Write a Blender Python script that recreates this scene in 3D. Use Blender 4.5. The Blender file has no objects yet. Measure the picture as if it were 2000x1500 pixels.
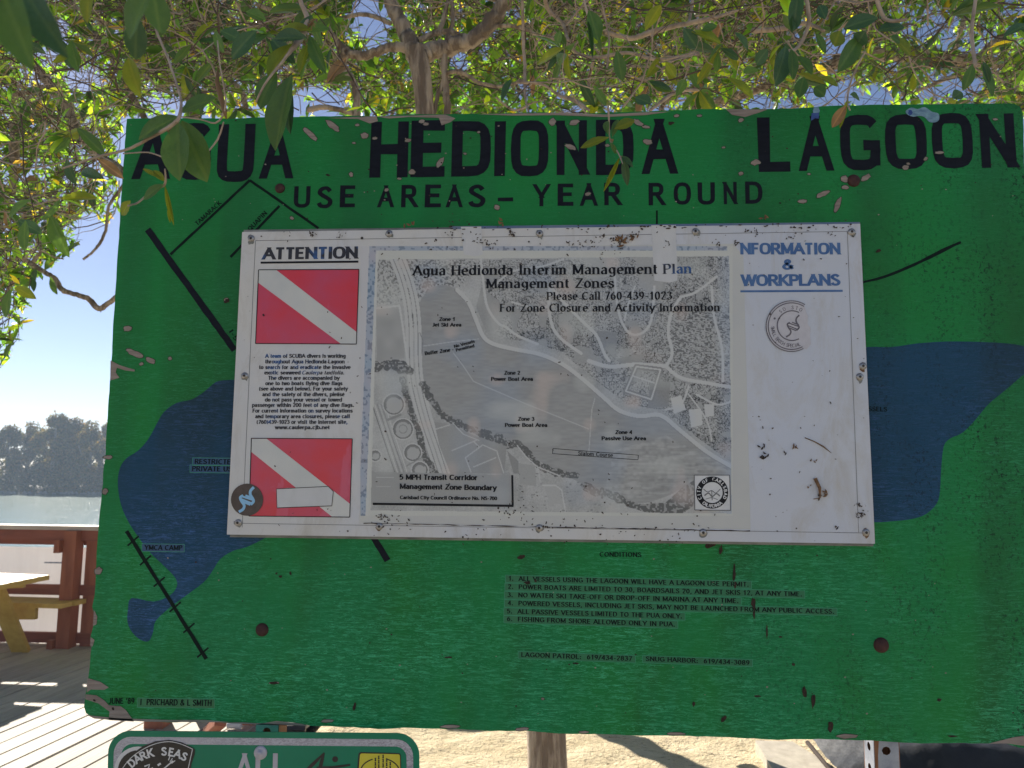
import bpy, math, random
import numpy as np
from mathutils import Vector, Matrix
from mathutils.geometry import tessellate_polygon
random.seed(7); rng = np.random.default_rng(11)
S = bpy.context.scene; COL = S.collection; R = math.radians

# ---------------------------------------------------------------- camera, sky, sun, exposure
CAM = np.array([0.9183, -1.4922, 1.5846]); YAW, PIT, ROL, F = 0.0604, 0.1148, -0.01, 1486.434
def _rot():
    cy, sy, cp, sp, cr, sr = math.cos(YAW), math.sin(YAW), math.cos(PIT), math.sin(PIT), math.cos(ROL), math.sin(ROL)
    return (np.array([[cy,-sy,0],[sy,cy,0],[0,0,1]]) @ np.array([[1,0,0],[0,cp,-sp],[0,sp,cp]])
            @ np.array([[cr,0,sr],[0,1,0],[-sr,0,cr]]))
RM = _rot()
cd = bpy.data.cameras.new('camera'); cam = bpy.data.objects.new('camera', cd); COL.objects.link(cam)
cd.sensor_width = 36; cd.lens = 36*F/2000; cd.clip_start = .02; cd.clip_end = 3000
cd.dof.use_dof = True; cd.dof.focus_distance = 1.52; cd.dof.aperture_fstop = 9
M = Matrix(((RM[0,0], RM[0,2], -RM[0,1], CAM[0]), (RM[1,0], RM[1,2], -RM[1,1], CAM[1]), (RM[2,0], RM[2,2], -RM[2,1], CAM[2]), (0,0,0,1)))
cam.matrix_world = M; S.camera = cam
SUN_EL, SUN_AZ = 29.2, 34.8                     # elevation; degrees left of straight behind the board
w = bpy.data.worlds.new('World'); S.world = w; w.use_nodes = True
nt = w.node_tree; bg = nt.nodes['Background']; sk = nt.nodes.new('ShaderNodeTexSky'); sk.sky_type = 'NISHITA'
sk.sun_disc = False; sk.sun_elevation = R(SUN_EL); sk.sun_rotation = R(-SUN_AZ); sk.altitude = 0; sk.air_density = .65; sk.dust_density = 0.06; sk.ozone_density = 1.0
wb = nt.nodes.new('ShaderNodeMix'); wb.data_type = 'RGBA'; wb.blend_type = 'MULTIPLY'; wb.inputs[0].default_value = 1; wb.inputs[7].default_value = (1.04, .965, .99, 1)   # white balance of the whole sky
nt.links.new(sk.outputs[0], wb.inputs[6]); nt.links.new(wb.outputs[2], bg.inputs[0]); bg.inputs[1].default_value = .053
sl = bpy.data.lights.new('sun', 'SUN'); sun = bpy.data.objects.new('sun', sl); COL.objects.link(sun)
sl.energy = 5.0; sl.angle = R(.53); sl.color = (1, .93, .82)
sd = Vector((-math.sin(R(SUN_AZ))*math.cos(R(SUN_EL)), math.cos(R(SUN_AZ))*math.cos(R(SUN_EL)), math.sin(R(SUN_EL))))
sun.rotation_euler = sd.to_track_quat('Z', 'Y').to_euler(); sun.location = (-6, 8, 9)
S.view_settings.view_transform = 'Standard'; S.view_settings.look = 'None'; S.view_settings.gamma = 1
S.view_settings.use_curve_mapping = False; S.view_settings.exposure = 1.30
S.cycles.max_bounces = 8; S.cycles.diffuse_bounces = 4; S.cycles.transmission_bounces = 6; S.cycles.volume_bounces = 1

# ---------------------------------------------------------------- helpers
def ray(x, y): return RM @ np.array([(x-1000)/F, 1, (750-y)/F])
def at(x, y, Y=0.0):                               # the point of the upright plane Y seen at a photo pixel
    d = ray(x, y); return CAM + d*((Y-CAM[1])/d[1])
def gnd(x, y, z=0.0):
    d = ray(x, y); return CAM + d*((z-CAM[2])/d[2])
def project(P):                                    # world points (n,3) -> photo pixels
    q = (P-CAM) @ RM; return 1000+F*q[:,0]/q[:,1], 750-F*q[:,2]/q[:,1]
ORI = {}
def origin(o):
    while o.parent: o = o.parent
    return np.array(ORI.get(o.name, (0,0,0)), float)
def tag(o, label=None, cat=None, group=None, kind=None):
    for k, v in (('label', label), ('category', cat), ('group', group), ('kind', kind)):
        if v: o[k] = v
    return o
def thing(name, loc, label, cat, group=None):
    o = bpy.data.objects.new(name, None); COL.objects.link(o); o.location = loc; o.empty_display_size = .1
    ORI[o.name] = tuple(loc); return tag(o, label, cat, group)
class MB:
    def __init__(s): s.v = []; s.f = []
    def add(s, vs, fs):
        n = len(s.v); s.v.extend([tuple(float(c) for c in p) for p in vs]); s.f.extend([tuple(i+n for i in f) for f in fs]); return s
    def box(s, c, d, rz=0, ry=0, rx=0):
        m = Matrix.Rotation(rz,3,'Z') @ Matrix.Rotation(ry,3,'Y') @ Matrix.Rotation(rx,3,'X')
        vs = [Vector(c) + m @ Vector((x*d[0]/2, y*d[1]/2, z*d[2]/2)) for x in (-1,1) for y in (-1,1) for z in (-1,1)]
        return s.add(vs, [(0,1,3,2),(4,6,7,5),(0,4,5,1),(2,3,7,6),(0,2,6,4),(1,5,7,3)])
    def beam(s, a, b, wd, th, up=(0,0,1)):
        a, b = Vector(a), Vector(b); d = (b-a).normalized(); u = Vector(up); r = d.cross(u).normalized(); u = r.cross(d)
        vs = [p + r*(i*wd/2) + u*(j*th/2) for p in (a,b) for i in (-1,1) for j in (-1,1)]
        return s.add(vs, [(0,1,3,2),(4,6,7,5),(0,4,5,1),(2,3,7,6),(0,2,6,4),(1,5,7,3)])
    def tube(s, pts, rad, n=8, rough=0, cap=True):
        pts = [Vector(p) for p in pts]; k = len(pts); ring = []; up = Vector((.3,.1,1)).normalized()
        for i, p in enumerate(pts):
            t = (pts[min(i+1,k-1)] - pts[max(i-1,0)]).normalized(); a = t.cross(Vector((.21,.9,.13))).normalized(); b = t.cross(a)
            r = rad[i] if hasattr(rad, '__len__') else rad
            ring.append([p + (a*math.cos(2*math.pi*j/n)+b*math.sin(2*math.pi*j/n))*r*(1+rough*(random.random()-.5)) for j in range(n)])
        vs = [q for rr in ring for q in rr]; fs = [(i*n+j, i*n+(j+1)%n, (i+1)*n+(j+1)%n, (i+1)*n+j) for i in range(k-1) for j in range(n)]
        if cap: fs += [tuple(range(n-1,-1,-1)), tuple((k-1)*n+j for j in range(n))]
        return s.add(vs, fs)
    def lathe(s, c, prof, n=16, axis='Y'):          # prof: (radius, height) along -Y (towards the camera)
        vs = []; 
        for r, h in prof:
            for j in range(n):
                a = 2*math.pi*j/n; vs.append((c[0]+r*math.cos(a), c[1]-h, c[2]+r*math.sin(a)) if axis == 'Y' else (c[0]+r*math.cos(a), c[1]+r*math.sin(a), c[2]+h))
        k = len(prof); fs = [(i*n+j, i*n+(j+1)%n, (i+1)*n+(j+1)%n, (i+1)*n+j) for i in range(k-1) for j in range(n)]
        fs.append(tuple((k-1)*n+j for j in range(n))); return s.add(vs, fs)
    def poly(s, loop, y=0.0, holes=()):             # flat polygon in the X-Z plane at depth y
        loops = [[Vector((p[0], p[-1], 0)) for p in l] for l in (loop, *holes)]
        tr = tessellate_polygon(loops); pts = [p for l in loops for p in l]
        return s.add([(p.x, y, p.y) for p in pts], [tuple(t) for t in tr])
    def build(s, name, mat, parent=None, smooth=False, kind=None, label=None):
        m = bpy.data.meshes.new(name); o0 = origin(parent) if parent else np.zeros(3)
        m.from_pydata([(p[0]-o0[0], p[1]-o0[1], p[2]-o0[2]) for p in s.v], [], s.f); m.materials.append(mat)
        if smooth: m.polygons.foreach_set('use_smooth', [True]*len(m.polygons))
        o = bpy.data.objects.new(name, m); COL.objects.link(o)
        if parent: o.parent = parent
        if kind: o['kind'] = kind
        if label: o['label'] = label
        return o
def fastmesh(name, V, Fc, mat, parent=None, attr=None, kind=None, smooth=False):
    o0 = origin(parent) if parent else np.zeros(3); V = np.asarray(V, float)-o0; Fc = np.asarray(Fc, np.int32); k = Fc.shape[1]
    m = bpy.data.meshes.new(name); m.vertices.add(len(V)); m.vertices.foreach_set('co', V.astype(np.float32).ravel())
    m.loops.add(Fc.size); m.loops.foreach_set('vertex_index', Fc.ravel()); m.polygons.add(len(Fc))
    m.polygons.foreach_set('loop_start', np.arange(0, Fc.size, k, dtype=np.int32)); m.update(calc_edges=True)
    if attr is not None:
        a = m.color_attributes.new('tint', 'FLOAT_COLOR', 'POINT'); a.data.foreach_set('color', np.asarray(attr, np.float32).ravel())
    if smooth: m.polygons.foreach_set('use_smooth', np.ones(len(Fc), bool))
    m.materials.append(mat); o = bpy.data.objects.new(name, m); COL.objects.link(o)
    if parent: o.parent = parent
    if kind: o['kind'] = kind
    return o
def crom(pts, n=6, closed=False):                  # smooth curve through points of any dimension
    P = [np.array(p, float) for p in pts]; out = []; k = len(P)
    for i in range(k if closed else k-1):
        g = (lambda j: P[j % k]) if closed else (lambda j: P[max(0, min(k-1, j))])
        a, b, c, d = g(i-1), g(i), g(i+1), g(i+2)
        for j in range(n):
            t = j/n; out.append(.5*((2*b)+(-a+c)*t+(2*a-5*b+4*c-d)*t*t+(-a+3*b-3*c+d)*t**3))
    if not closed: out.append(P[-1])
    return out
def px_poly(pts, Y=0.0): return [at(x, y, Y) for x, y in pts]
def blob(cx, cy, rx, ry, ang=0, Y=0.0, n=14, jag=.25):   # an irregular patch given on the board
    out = []; c, s_ = math.cos(R(ang)), math.sin(R(ang)); ph = random.random()*6
    for i in range(n):
        a = 2*math.pi*i/n; k = 1 + jag*(random.random()-.5)*1.4 + jag*.4*math.sin(2*a+ph)
        x, y = rx*k*math.cos(a), ry*k*math.sin(a); out.append(at(cx+x*c-y*s_, cy+x*s_+y*c, Y))
    return out

# ---------------------------------------------------------------- materials
class NT:
    def __init__(s, name, rough=.6, spec=.5, metal=0):
        s.m = bpy.data.materials.new(name); s.m.use_nodes = True; s.t = s.m.node_tree; s.b = s.t.nodes['Principled BSDF']
        s.b.inputs['Roughness'].default_value = rough; s.b.inputs['Specular IOR Level'].default_value = spec; s.b.inputs['Metallic'].default_value = metal
        s.tc = s.n('ShaderNodeTexCoord')
    def n(s, t, **k):
        o = s.t.nodes.new(t)
        for a, v in k.items(): setattr(o, a, v)
        return o
    def l(s, a, b): s.t.links.new(a, b)
    def co(s, scale=(1,1,1), rot=(0,0,0)):
        mp = s.n('ShaderNodeMapping'); mp.inputs['Scale'].default_value = scale; mp.inputs['Rotation'].default_value = rot
        s.l(s.tc.outputs['Object'], mp.inputs[0]); return mp.outputs[0]
    def noise(s, sc, scale=(1,1,1), det=4, rough=.6, dist=0, rot=(0,0,0)):
        o = s.n('ShaderNodeTexNoise'); o.inputs['Scale'].default_value = sc; o.inputs['Detail'].default_value = det
        o.inputs['Roughness'].default_value = rough; o.inputs['Distortion'].default_value = dist; s.l(s.co(scale, rot), o.inputs['Vector']); return o.outputs['Fac']
    def vor(s, sc, scale=(1,1,1), feat='DISTANCE_TO_EDGE', rnd=1):
        o = s.n('ShaderNodeTexVoronoi', feature=feat); o.inputs['Scale'].default_value = sc; o.inputs['Randomness'].default_value = rnd
        s.l(s.co(scale), o.inputs['Vector']); return o.outputs['Distance']
    def ramp(s, fac, stops):
        o = s.n('ShaderNodeValToRGB'); e = o.color_ramp.elements
        while len(e) < len(stops): e.new(.5)
        for i, (p, c) in enumerate(stops):
            e[i].position = p; e[i].color = (c, c, c, 1) if not hasattr(c, '__len__') else (*c, 1)
        s.l(fac, o.inputs[0]); return o.outputs[0]
    def mix(s, f, a, b, mode='MIX'):
        o = s.n('ShaderNodeMix', data_type='RGBA', blend_type=mode)
        for v, i in ((f, 0), (a, 6), (b, 7)):
            if hasattr(v, 'is_linked') or hasattr(v, 'links'): s.l(v, o.inputs[i])
            elif hasattr(v, '__len__'): o.inputs[i].default_value = (*v, 1)
            else: o.inputs[i].default_value = v if i == 0 else (v, v, v, 1)
        return o.outputs[2]
    def math(s, op, a, b=0.0):
        o = s.n('ShaderNodeMath', operation=op)
        for v, i in ((a, 0), (b, 1)):
            if hasattr(v, 'links'): s.l(v, o.inputs[i])
            else: o.inputs[i].default_value = v
        return o.outputs[0]
    def xyz(s):
        o = s.n('ShaderNodeSeparateXYZ'); s.l(s.tc.outputs['Object'], o.inputs[0]); return o.outputs
    def bump(s, h, st=.3, d=.01):
        o = s.n('ShaderNodeBump'); o.inputs['Strength'].default_value = st; o.inputs['Distance'].default_value = d; s.l(h, o.inputs['Height']); s.l(o.outputs[0], s.b.inputs['Normal'])
    def col(s, c): 
        if hasattr(c, 'links'): s.l(c, s.b.inputs['Base Color'])
        else: s.b.inputs['Base Color'].default_value = (*c, 1)
        return s
def simple(name, c1, c2, sc=20, scale=(1,1,1), rough=.6, bump=.2, bd=.003, metal=0, spec=.4, lo=.3, hi=.7, det=5):
    k = NT(name, rough, spec, metal); f = k.noise(sc, scale, det); k.col(k.mix(k.ramp(f, [(lo, 0.), (hi, 1.)]), c1, c2))
    if bump: k.bump(f, bump, bd)
    return k.m

def painted(name, base, dull, ox, dark, rough=.5, oxamt=1.0):
    """old brushed paint on plywood: run marks, horizontal crazing, mildew"""
    k = NT(name, rough, .18)
    x, y, z = k.xyz()
    # vertical run marks
    runs = k.ramp(k.noise(6.5, (1,1,.1), 3, .55, .3), [(.42, 0.), (.62, 1.)])
    c = k.mix(runs, base, dull)
    big = k.ramp(k.noise(2.1, (1,1,1.2), 4, .6), [(.42, 0.), (.72, 1.)])
    c = k.mix(k.math('MULTIPLY', big, .55*oxamt), c, ox)
    # crazing: fine, mostly horizontal
    n1 = k.noise(62, (.34,1,3.0), 4, .62, 1.4); craze = k.ramp(n1, [(.50, 0.), (.522, 1.), (.545, 0.)]); n3 = k.noise(40, (.5,1,2.6), 5, .7, 1.6); crack = k.ramp(n3, [(.50, 0.), (.515, 1.), (.53, 0.)])
    n2 = k.noise(95, (.35,1,2.6), 3, .6, .8); craze2 = k.ramp(n2, [(.56, 0.), (.62, 1.)])
    low = k.ramp(z, [(0.02, 1.), (.6, .35), (.9, .12)])
    patch = k.math('MULTIPLY', k.ramp(k.noise(3.3, (1,1,1), 3), [(.38, .25), (.60, 1.)]), low); c = k.mix(k.math('MULTIPLY', k.math('MULTIPLY', k.ramp(z, [(.0, 1.), (.45, .5), (.8, 0.)]), k.ramp(k.noise(4.2, (1.5,1,.45), 4, .6, .5), [(.40, 0.), (.60, 1.)])), oxamt), c, ox)
    cf = k.math('MULTIPLY', k.math('ADD', k.math('MULTIPLY', craze, 1.0), k.math('MULTIPLY', craze2, .5)), patch)
    c = k.mix(k.math('MULTIPLY', crack, k.math('MULTIPLY', patch, .85)), c, (base[0]*.4, base[1]*.42, base[2]*.42)); c = k.mix(cf, c, (ox[0]*3+.05, ox[1]*2.2+.03, ox[2]*3.0+.04))
    # mildew specks, thick on the right-hand side
    right = k.ramp(x, [(0.0, .12), (1.0, .12), (1.0, .12)]) ; m = k.n('ShaderNodeMapRange'); k.l(x, m.inputs[0]); m.inputs[1].default_value = 1.15; m.inputs[2].default_value = 1.75
    sp = k.ramp(k.noise(120, (1,1,1), 3, .8), [(.53, 0.), (.60, 1.)]); area = k.ramp(k.noise(4, (1.6,1,.8), 5, .7), [(.42, 0.), (.62, 1.)])
    sf = k.math('MULTIPLY', k.math('MULTIPLY', sp, area), k.math('ADD', k.math('MULTIPLY', m.outputs[0], .95), .10))
    c = k.mix(sf, c, dark); 
    # pale nicks
    nk = k.ramp(k.vor(46, (1,1,1), 'F1'), [(.0, 1.), (.055, 0.)]); c = k.mix(k.math('MULTIPLY', nk, k.ramp(k.noise(9), [(.56, 0.), (.6, .8)])), c, (.35,.36,.28))
    k.col(c); k.l(k.ramp(n1, [(.3, rough-.08), (.7, rough+.15)]), k.b.inputs['Roughness'])
    k.bump(k.math('ADD', k.noise(60, (.35,1,3), 5, .7), k.math('MULTIPLY', craze, .5)), .35, .0012)
    return k.m
MAT = {}
MAT['green'] = painted('green_paint', (.014,.215,.043), (.016,.135,.032), (.011,.215,.070), (.006,.03,.014))
MAT['blue'] = painted('blue_paint', (.012,.058,.108), (.015,.042,.060), (.015,.074,.145), (.008,.018,.03), oxamt=1.2)
MAT['ink'] = simple('black_brush_paint', (.006,.007,.012), (.012,.014,.022), 30, (1,1,3), .6, .3, .001, spec=.12)
MAT['inkthin'] = simple('black_line_paint', (.004,.010,.010), (.008,.018,.014), 60, (1,1,1), .6, 0, spec=.1)
MAT['wood'] = simple('bare_grey_plywood', (.20,.155,.13), (.36,.30,.26), 30, (.4,1,6), .8, .6, .002)
MAT['woodrim'] = simple('flake_shadow_rim', (.012,.03,.018), (.03,.05,.03), 60, (1,1,1), .8, .3, .001)  # dark colour stands in for shadow along the flake edges
MAT['label'] = simple('clear_label_tape', (.013,.15,.058), (.02,.20,.085), 30, (1,1,1), .35, 0)
MAT['labelblue'] = simple('clear_label_tape_on_blue', (.016,.068,.165), (.02,.085,.19), 30, (1,1,1), .35, 0)
MAT['tapeedge'] = simple('tape_edge', (.03,.28,.15), (.05,.35,.2), 60, (1,1,1), .4, 0)
MAT['rust'] = simple('rusty_bolt_head', (.030,.012,.012), (.07,.027,.022), 90, (1,1,1), .75, .5, .002)
MAT['screw'] = simple('zinc_screw', (.25,.23,.22), (.45,.44,.43), 200, (1,1,1), .38, .4, .001, metal=.8)
MAT['screwdark'] = simple('screw_recess', (.02,.018,.016), (.06,.045,.035), 200, (1,1,1), .7, 0)
MAT['tan'] = simple('dry_debris', (.10,.05,.025), (.26,.15,.075), 120, (1,1,1), .85, .4, .002)
MAT['darkdebris'] = simple('dark_debris', (.012,.009,.008), (.06,.035,.022), 160, (1,1,1), .9, .4, .002)
MAT['speck'] = simple('dirt_specks', (.02,.018,.018), (.09,.06,.045), 300, (1,1,1), .9, 0)
MAT['bluechip'] = simple('peeled_blue_undercoat', (.10,.19,.30), (.25,.42,.50), 90, (1,1,2), .6, .3, .001)
MAT['bluechip2'] = simple('deep_blue_scrape', (.02,.05,.22), (.06,.12,.35), 90, (1,1,1), .6, .3, .001)
def panel_mat():
    k = NT('white_sign_sheet', .32, .4)
    big = k.ramp(k.noise(3.2, (1,1,1), 4, .6), [(.4, 0.), (.66, 1.)]); c = k.mix(big, (.64,.62,.585), (.60,.61,.645))
    x, y, z = k.xyz(); c = k.mix(k.math('MULTIPLY', k.ramp(k.math('MULTIPLY', x, .6), [(.45, 0.), (.64, 1.)]), .6), c, (.53,.57,.67))
    st = k.ramp(k.noise(10, (1,1,.4), 6, .75, .8), [(.50, 0.), (.74, .7)]); c = k.mix(st, c, (.46,.42,.36))
    v = k.vor(75, (1,1,1), 'F1'); sp = k.math('MULTIPLY', k.ramp(v, [(.0, 1.), (.07, .9), (.11, 0.)]), k.ramp(k.noise(24), [(.54, 0.), (.60, 1.)]))
    c = k.mix(k.math('MULTIPLY', sp, .8), c, (.10,.08,.07))
    v2 = k.vor(190, (1,1,1), 'F1'); sp2 = k.math('MULTIPLY', k.ramp(v2, [(.0, .8), (.12, 0.)]), k.ramp(k.noise(11), [(.50, 0.), (.58, 1.)])); c = k.mix(k.math('MULTIPLY', sp2, .6), c, (.2,.17,.15))
    k.col(c); k.bump(k.noise(2.5, (1,1,1), 2), .15, .01); return k.m
MAT['white'] = panel_mat()
MAT['laminate'] = simple('laminated_paper', (.53,.53,.515), (.59,.585,.545), 6, (1,1,1), .33, .1, .004)
MAT['backsheet'] = simple('weathered_backing', (.10,.11,.105), (.30,.30,.28), 18, (1,1,3), .6, .3, .002)
MAT['backblue'] = simple('blue_backing_edge', (.08,.14,.26), (.22,.26,.33), 25, (.4,1,3), .6, .3, .002)
def redmat():
    k = NT('red_flag_print', .3, .5); c = k.mix(k.ramp(k.noise(7, (1,1,1), 4), [(.4, 0.), (.62, 1.)]), (.66,.035,.055), (.58,.06,.12))
    c = k.mix(k.ramp(k.noise(15, (1,1,.6), 3, .5, 1.), [(.58, 0.), (.64, .35)]), c, (.64,.15,.25)); k.col(c); return k.m
MAT['red'] = redmat()
MAT['flagwhite'] = simple('flag_stripe_print', (.56,.57,.56), (.66,.65,.61), 9, (1,1,1), .32, 0)
MAT['print'] = simple('black_print', (.008,.008,.01), (.02,.02,.024), 40, (1,1,1), .4, 0, spec=.15)
def fadeprint():
    k = NT('faded_black_print', .4, .4); c = k.mix(k.ramp(k.noise(16, (1,1,1), 3, .6), [(.54, 0.), (.62, 1.)]), (.03,.028,.034), (.035,.10,.27)); k.col(c); return k.m
MAT['fade'] = fadeprint()
MAT['bluehead'] = simple('blue_print', (.035,.10,.27), (.085,.18,.38), 22, (1,1,1), .4, 0)
MAT['greyprint'] = simple('grey_print', (.12,.12,.13), (.2,.2,.2), 40, (1,1,1), .4, 0)
MAT['tape'] = simple('old_tape', (.56,.56,.56), (.64,.64,.64), 30, (1,1,.4), .45, .1, .001)
MAT['stickbrown'] = simple('brown_sticker', (.055,.04,.035), (.10,.07,.06), 60, (1,1,1), .4, 0)
MAT['stickblue'] = simple('pale_blue_print', (.24,.50,.75), (.32,.58,.82), 60, (1,1,1), .4, 0)
MAT['stickgrey'] = simple('grey_sticker', (.50,.48,.51), (.60,.58,.61), 40, (1,1,1), .45, 0)
MAT['stickink'] = simple('faded_sticker_ink', (.10,.09,.11), (.18,.16,.18), 60, (1,1,1), .5, 0)
MAT['black'] = simple('black_vinyl', (.016,.015,.017), (.03,.028,.03), 60, (1,1,1), .35, 0)
MAT['silver'] = simple('reflective_grey_sheeting', (.40,.38,.42), (.52,.50,.54), 40, (1,1,1), .35, .1, .001)
MAT['cream'] = simple('pale_sticker_print', (.62,.62,.62), (.74,.73,.72), 40, (1,1,1), .4, 0)
def ringmat():
    k = NT('scuffed_reflective_border', .35, .5); x, y, z = k.xyz()
    f = k.ramp(k.noise(170, (.7,1,1.6), 4, .7, 1.5), [(.47, 0.), (.53, 1.)]); r = k.ramp(k.noise(4), [(.35, .25), (.6, 1.)])
    k.col(k.mix(k.math('MULTIPLY', f, r), (.50,.49,.53), (.26,.24,.28))); return k.m
MAT['ring'] = ringmat()
MAT['signgreen'] = simple('street_sign_green', (.003,.19,.10), (.005,.22,.12), 12, (1,1,1), .3, .1, .001, spec=.3)
MAT['yellow'] = simple('yellow_sticker', (.62,.52,.03), (.70,.62,.07), 20, (1,1,1), .35, 0)
MAT['galv'] = simple('galvanised_post', (.24,.27,.34), (.42,.45,.52), 35, (1,1,1), .5, .3, .001, metal=.6)
MAT['galvrust'] = simple('rust_stain_metal', (.16,.06,.025), (.30,.15,.08), 60, (1,1,.3), .8, .3, .001)
MAT['redwood'] = simple('redwood_stain', (.24,.070,.036), (.38,.125,.062), 14, (1,1,.18), .62, .4, .004)
MAT['redwoodx'] = simple('redwood_stain_rail', (.19,.052,.032), (.32,.10,.058), 14, (.18,1,1), .62, .4, .004)
MAT['railcap'] = simple('weathered_cap_board', (.38,.31,.27), (.55,.47,.40), 16, (.2,1,1), .7, .3, .004)
MAT['pine'] = simple('yellow_pine', (.46,.28,.06), (.62,.42,.11), 12, (1,.2,1), .6, .3, .003)
MAT['bark'] = simple('brown_bark', (.19,.145,.11), (.46,.38,.30), 26, (1,1,.16), .9, 1.0, .03, lo=.42, hi=.58)
MAT['bark3'] = simple('dark_twig_bark', (.05,.034,.027), (.16,.115,.09), 30, (1,1,1), .85, 0)
MAT['bark2'] = simple('twig_bark', (.24,.18,.14), (.50,.41,.33), 30, (1,1,1), .85, 0)
MAT['tarp'] = simple('black_plastic_sheet', (.008,.009,.013), (.022,.025,.032), 7, (1,1,1), .62, .5, .02, spec=.25)
MAT['slab'] = simple('pale_concrete', (.34,.30,.24), (.48,.43,.35), 18, (1,1,1), .85, .3, .004)
MAT['rock'] = simple('shore_rock', (.16,.15,.14), (.34,.32,.30), 2, (1,1,1), .9, .5, .1)
def plankmat(i):
    k = NT('deck_board_wood_%s' % 'abc'[i], .75, .3); t = (.92, 1.0, 1.1)[i]
    g = k.noise(9, (9,.35,9), 6, .7, .5); c = k.mix(k.ramp(g, [(.3, 0.), (.7, 1.)]), (.30*t,.265*t,.22*t), (.53*t,.475*t,.39*t))
    cr = k.ramp(k.noise(14, (10,.25,10), 3, .6, .6), [(.30, 1.), (.36, 0.)]); c = k.mix(k.math('MULTIPLY', cr, .8), c, (.06,.05,.045))
    kn = k.ramp(k.vor(2.3, (2.2,.6,1), 'F1'), [(.0, 1.), (.05, 0.)]); c = k.mix(kn, c, (.08,.055,.04)); k.col(c); k.bump(g, .5, .004); return k.m
MAT['plank'] = [plankmat(i) for i in range(3)]
def sandmat():
    k = NT('sand', .95, .2); g = k.noise(3, (1,1,1), 8, .65); c = k.mix(k.ramp(g, [(.35, 0.), (.65, 1.)]), (.52,.42,.26), (.70,.59,.40))
    d = k.math('MULTIPLY', k.ramp(k.noise(28, (.5,1.6,1), 4, .7, 1.2), [(.58, 0.), (.64, 1.)]), .8); c = k.mix(d, c, (.13,.09,.055)); k.col(c)
    k.bump(k.math('ADD', k.noise(11, (1,1,1), 6, .7), k.math('MULTIPLY', k.noise(60), .3)), .9, .05); return k.m
MAT['sand'] = sandmat()
def leafmat(name, c1, c2, tr, trans=.5, attr=True, rough=.38, spot=None):
    k = NT(name, rough, .45)
    if attr:
        a = k.n('ShaderNodeAttribute', attribute_name='tint'); col = k.mix(1.0, a.outputs['Color'], c1, 'MULTIPLY'); tcol = k.mix(1.0, a.outputs['Color'], tr, 'MULTIPLY')
    else:
        x, y, z = k.xyz(); ax = k.math('ABSOLUTE', x)
        mid = k.ramp(ax, [(.018, 1.), (.05, 0.)]); ve = k.ramp(k.math('SINE', k.math('ADD', k.math('MULTIPLY', y, 70), k.math('MULTIPLY', ax, -55))), [(.86, 0.), (1., .3)])
        oi = k.n('ShaderNodeObjectInfo'); f = k.ramp(k.noise(2.6, (1,1,1), 4), [(.4, 0.), (.62, 1.)])
        col = k.mix(f, c1, c2); col = k.mix(k.math('MULTIPLY', oi.outputs['Random'], .5), col, c2)
        if spot: col = k.mix(k.ramp(k.noise(5, (1,1,1), 5), [(.56, 0.), (.62, .9)]), col, spot)
        col = k.mix(k.math('ADD', k.math('MULTIPLY', mid, .45), k.math('MULTIPLY', ve, .3)), col, (c2[0]*2.4+.02, c2[1]*1.7+.03, c2[2]*1.4+.01))
        tcol = k.mix(1.0, k.mix(f, (.85,.9,.8), (1.,1.,1.)), tr, 'MULTIPLY'); k.bump(k.math('ADD', ve, k.noise(8)), .25, .02)
    k.col(col); t = k.n('ShaderNodeBsdfTranslucent'); k.l(tcol, t.inputs[0]); mx = k.n('ShaderNodeMixShader'); mx.inputs[0].default_value = trans
    out = [o for o in k.t.nodes if o.type == 'OUTPUT_MATERIAL'][0]; k.l(k.b.outputs[0], mx.inputs[1]); k.l(t.outputs[0], mx.inputs[2]); k.l(mx.outputs[0], out.inputs[0]); return k.m
MAT['leafmass'] = leafmat('small_leaf', (.9,.9,.9), None, (6.2,6.2,1.5), .58)
MAT['leafg'] = leafmat('green_leaf', (.04,.10,.035), (.075,.15,.04), (.24,.42,.05), .35, False)
MAT['leafb'] = leafmat('bluish_green_leaf', (.03,.085,.045), (.055,.115,.05), (.12,.25,.05), .25, False)
MAT['leafy'] = leafmat('yellowing_leaf', (.10,.16,.02), (.20,.22,.025), (.45,.5,.03), .5, False, spot=(.03,.09,.02))
MAT['leafr'] = leafmat('dry_brown_leaf', (.22,.13,.06), (.32,.21,.11), (.35,.2,.08), .3, False, .6)
MAT['farleaf'] = leafmat('far_leaf', (.9,.9,.9), None, (1.6,1.5,.8), .3, True, .7)
def watermat():
    k = NT('lagoon_water', .12, .5); k.col((.03,.12,.105)); k.b.inputs['IOR'].default_value = 1.33
    k.bump(k.math('ADD', k.noise(.55, (.35,1.1,1), 5, .65), k.math('MULTIPLY', k.noise(3, (.5,1.5,1), 3), .3)), .5, .19); return k.m
MAT['water'] = watermat()
k = NT('white_windscreen_cloth', .8, .2); k.col(k.mix(k.ramp(k.noise(5, (2.5,1,.3), 3), [(.35, 0.), (.7, 1.)]), (.54,.50,.51), (.62,.59,.59)))
t_ = k.n('ShaderNodeBsdfTranslucent'); t_.inputs[0].default_value = (.7,.67,.66,1); mx_ = k.n('ShaderNodeMixShader'); mx_.inputs[0].default_value = .2
o_ = [o for o in k.t.nodes if o.type == 'OUTPUT_MATERIAL'][0]; k.l(k.b.outputs[0], mx_.inputs[1]); k.l(t_.outputs[0], mx_.inputs[2]); k.l(mx_.outputs[0], o_.inputs[0]); MAT['cloth'] = k.m
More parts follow.
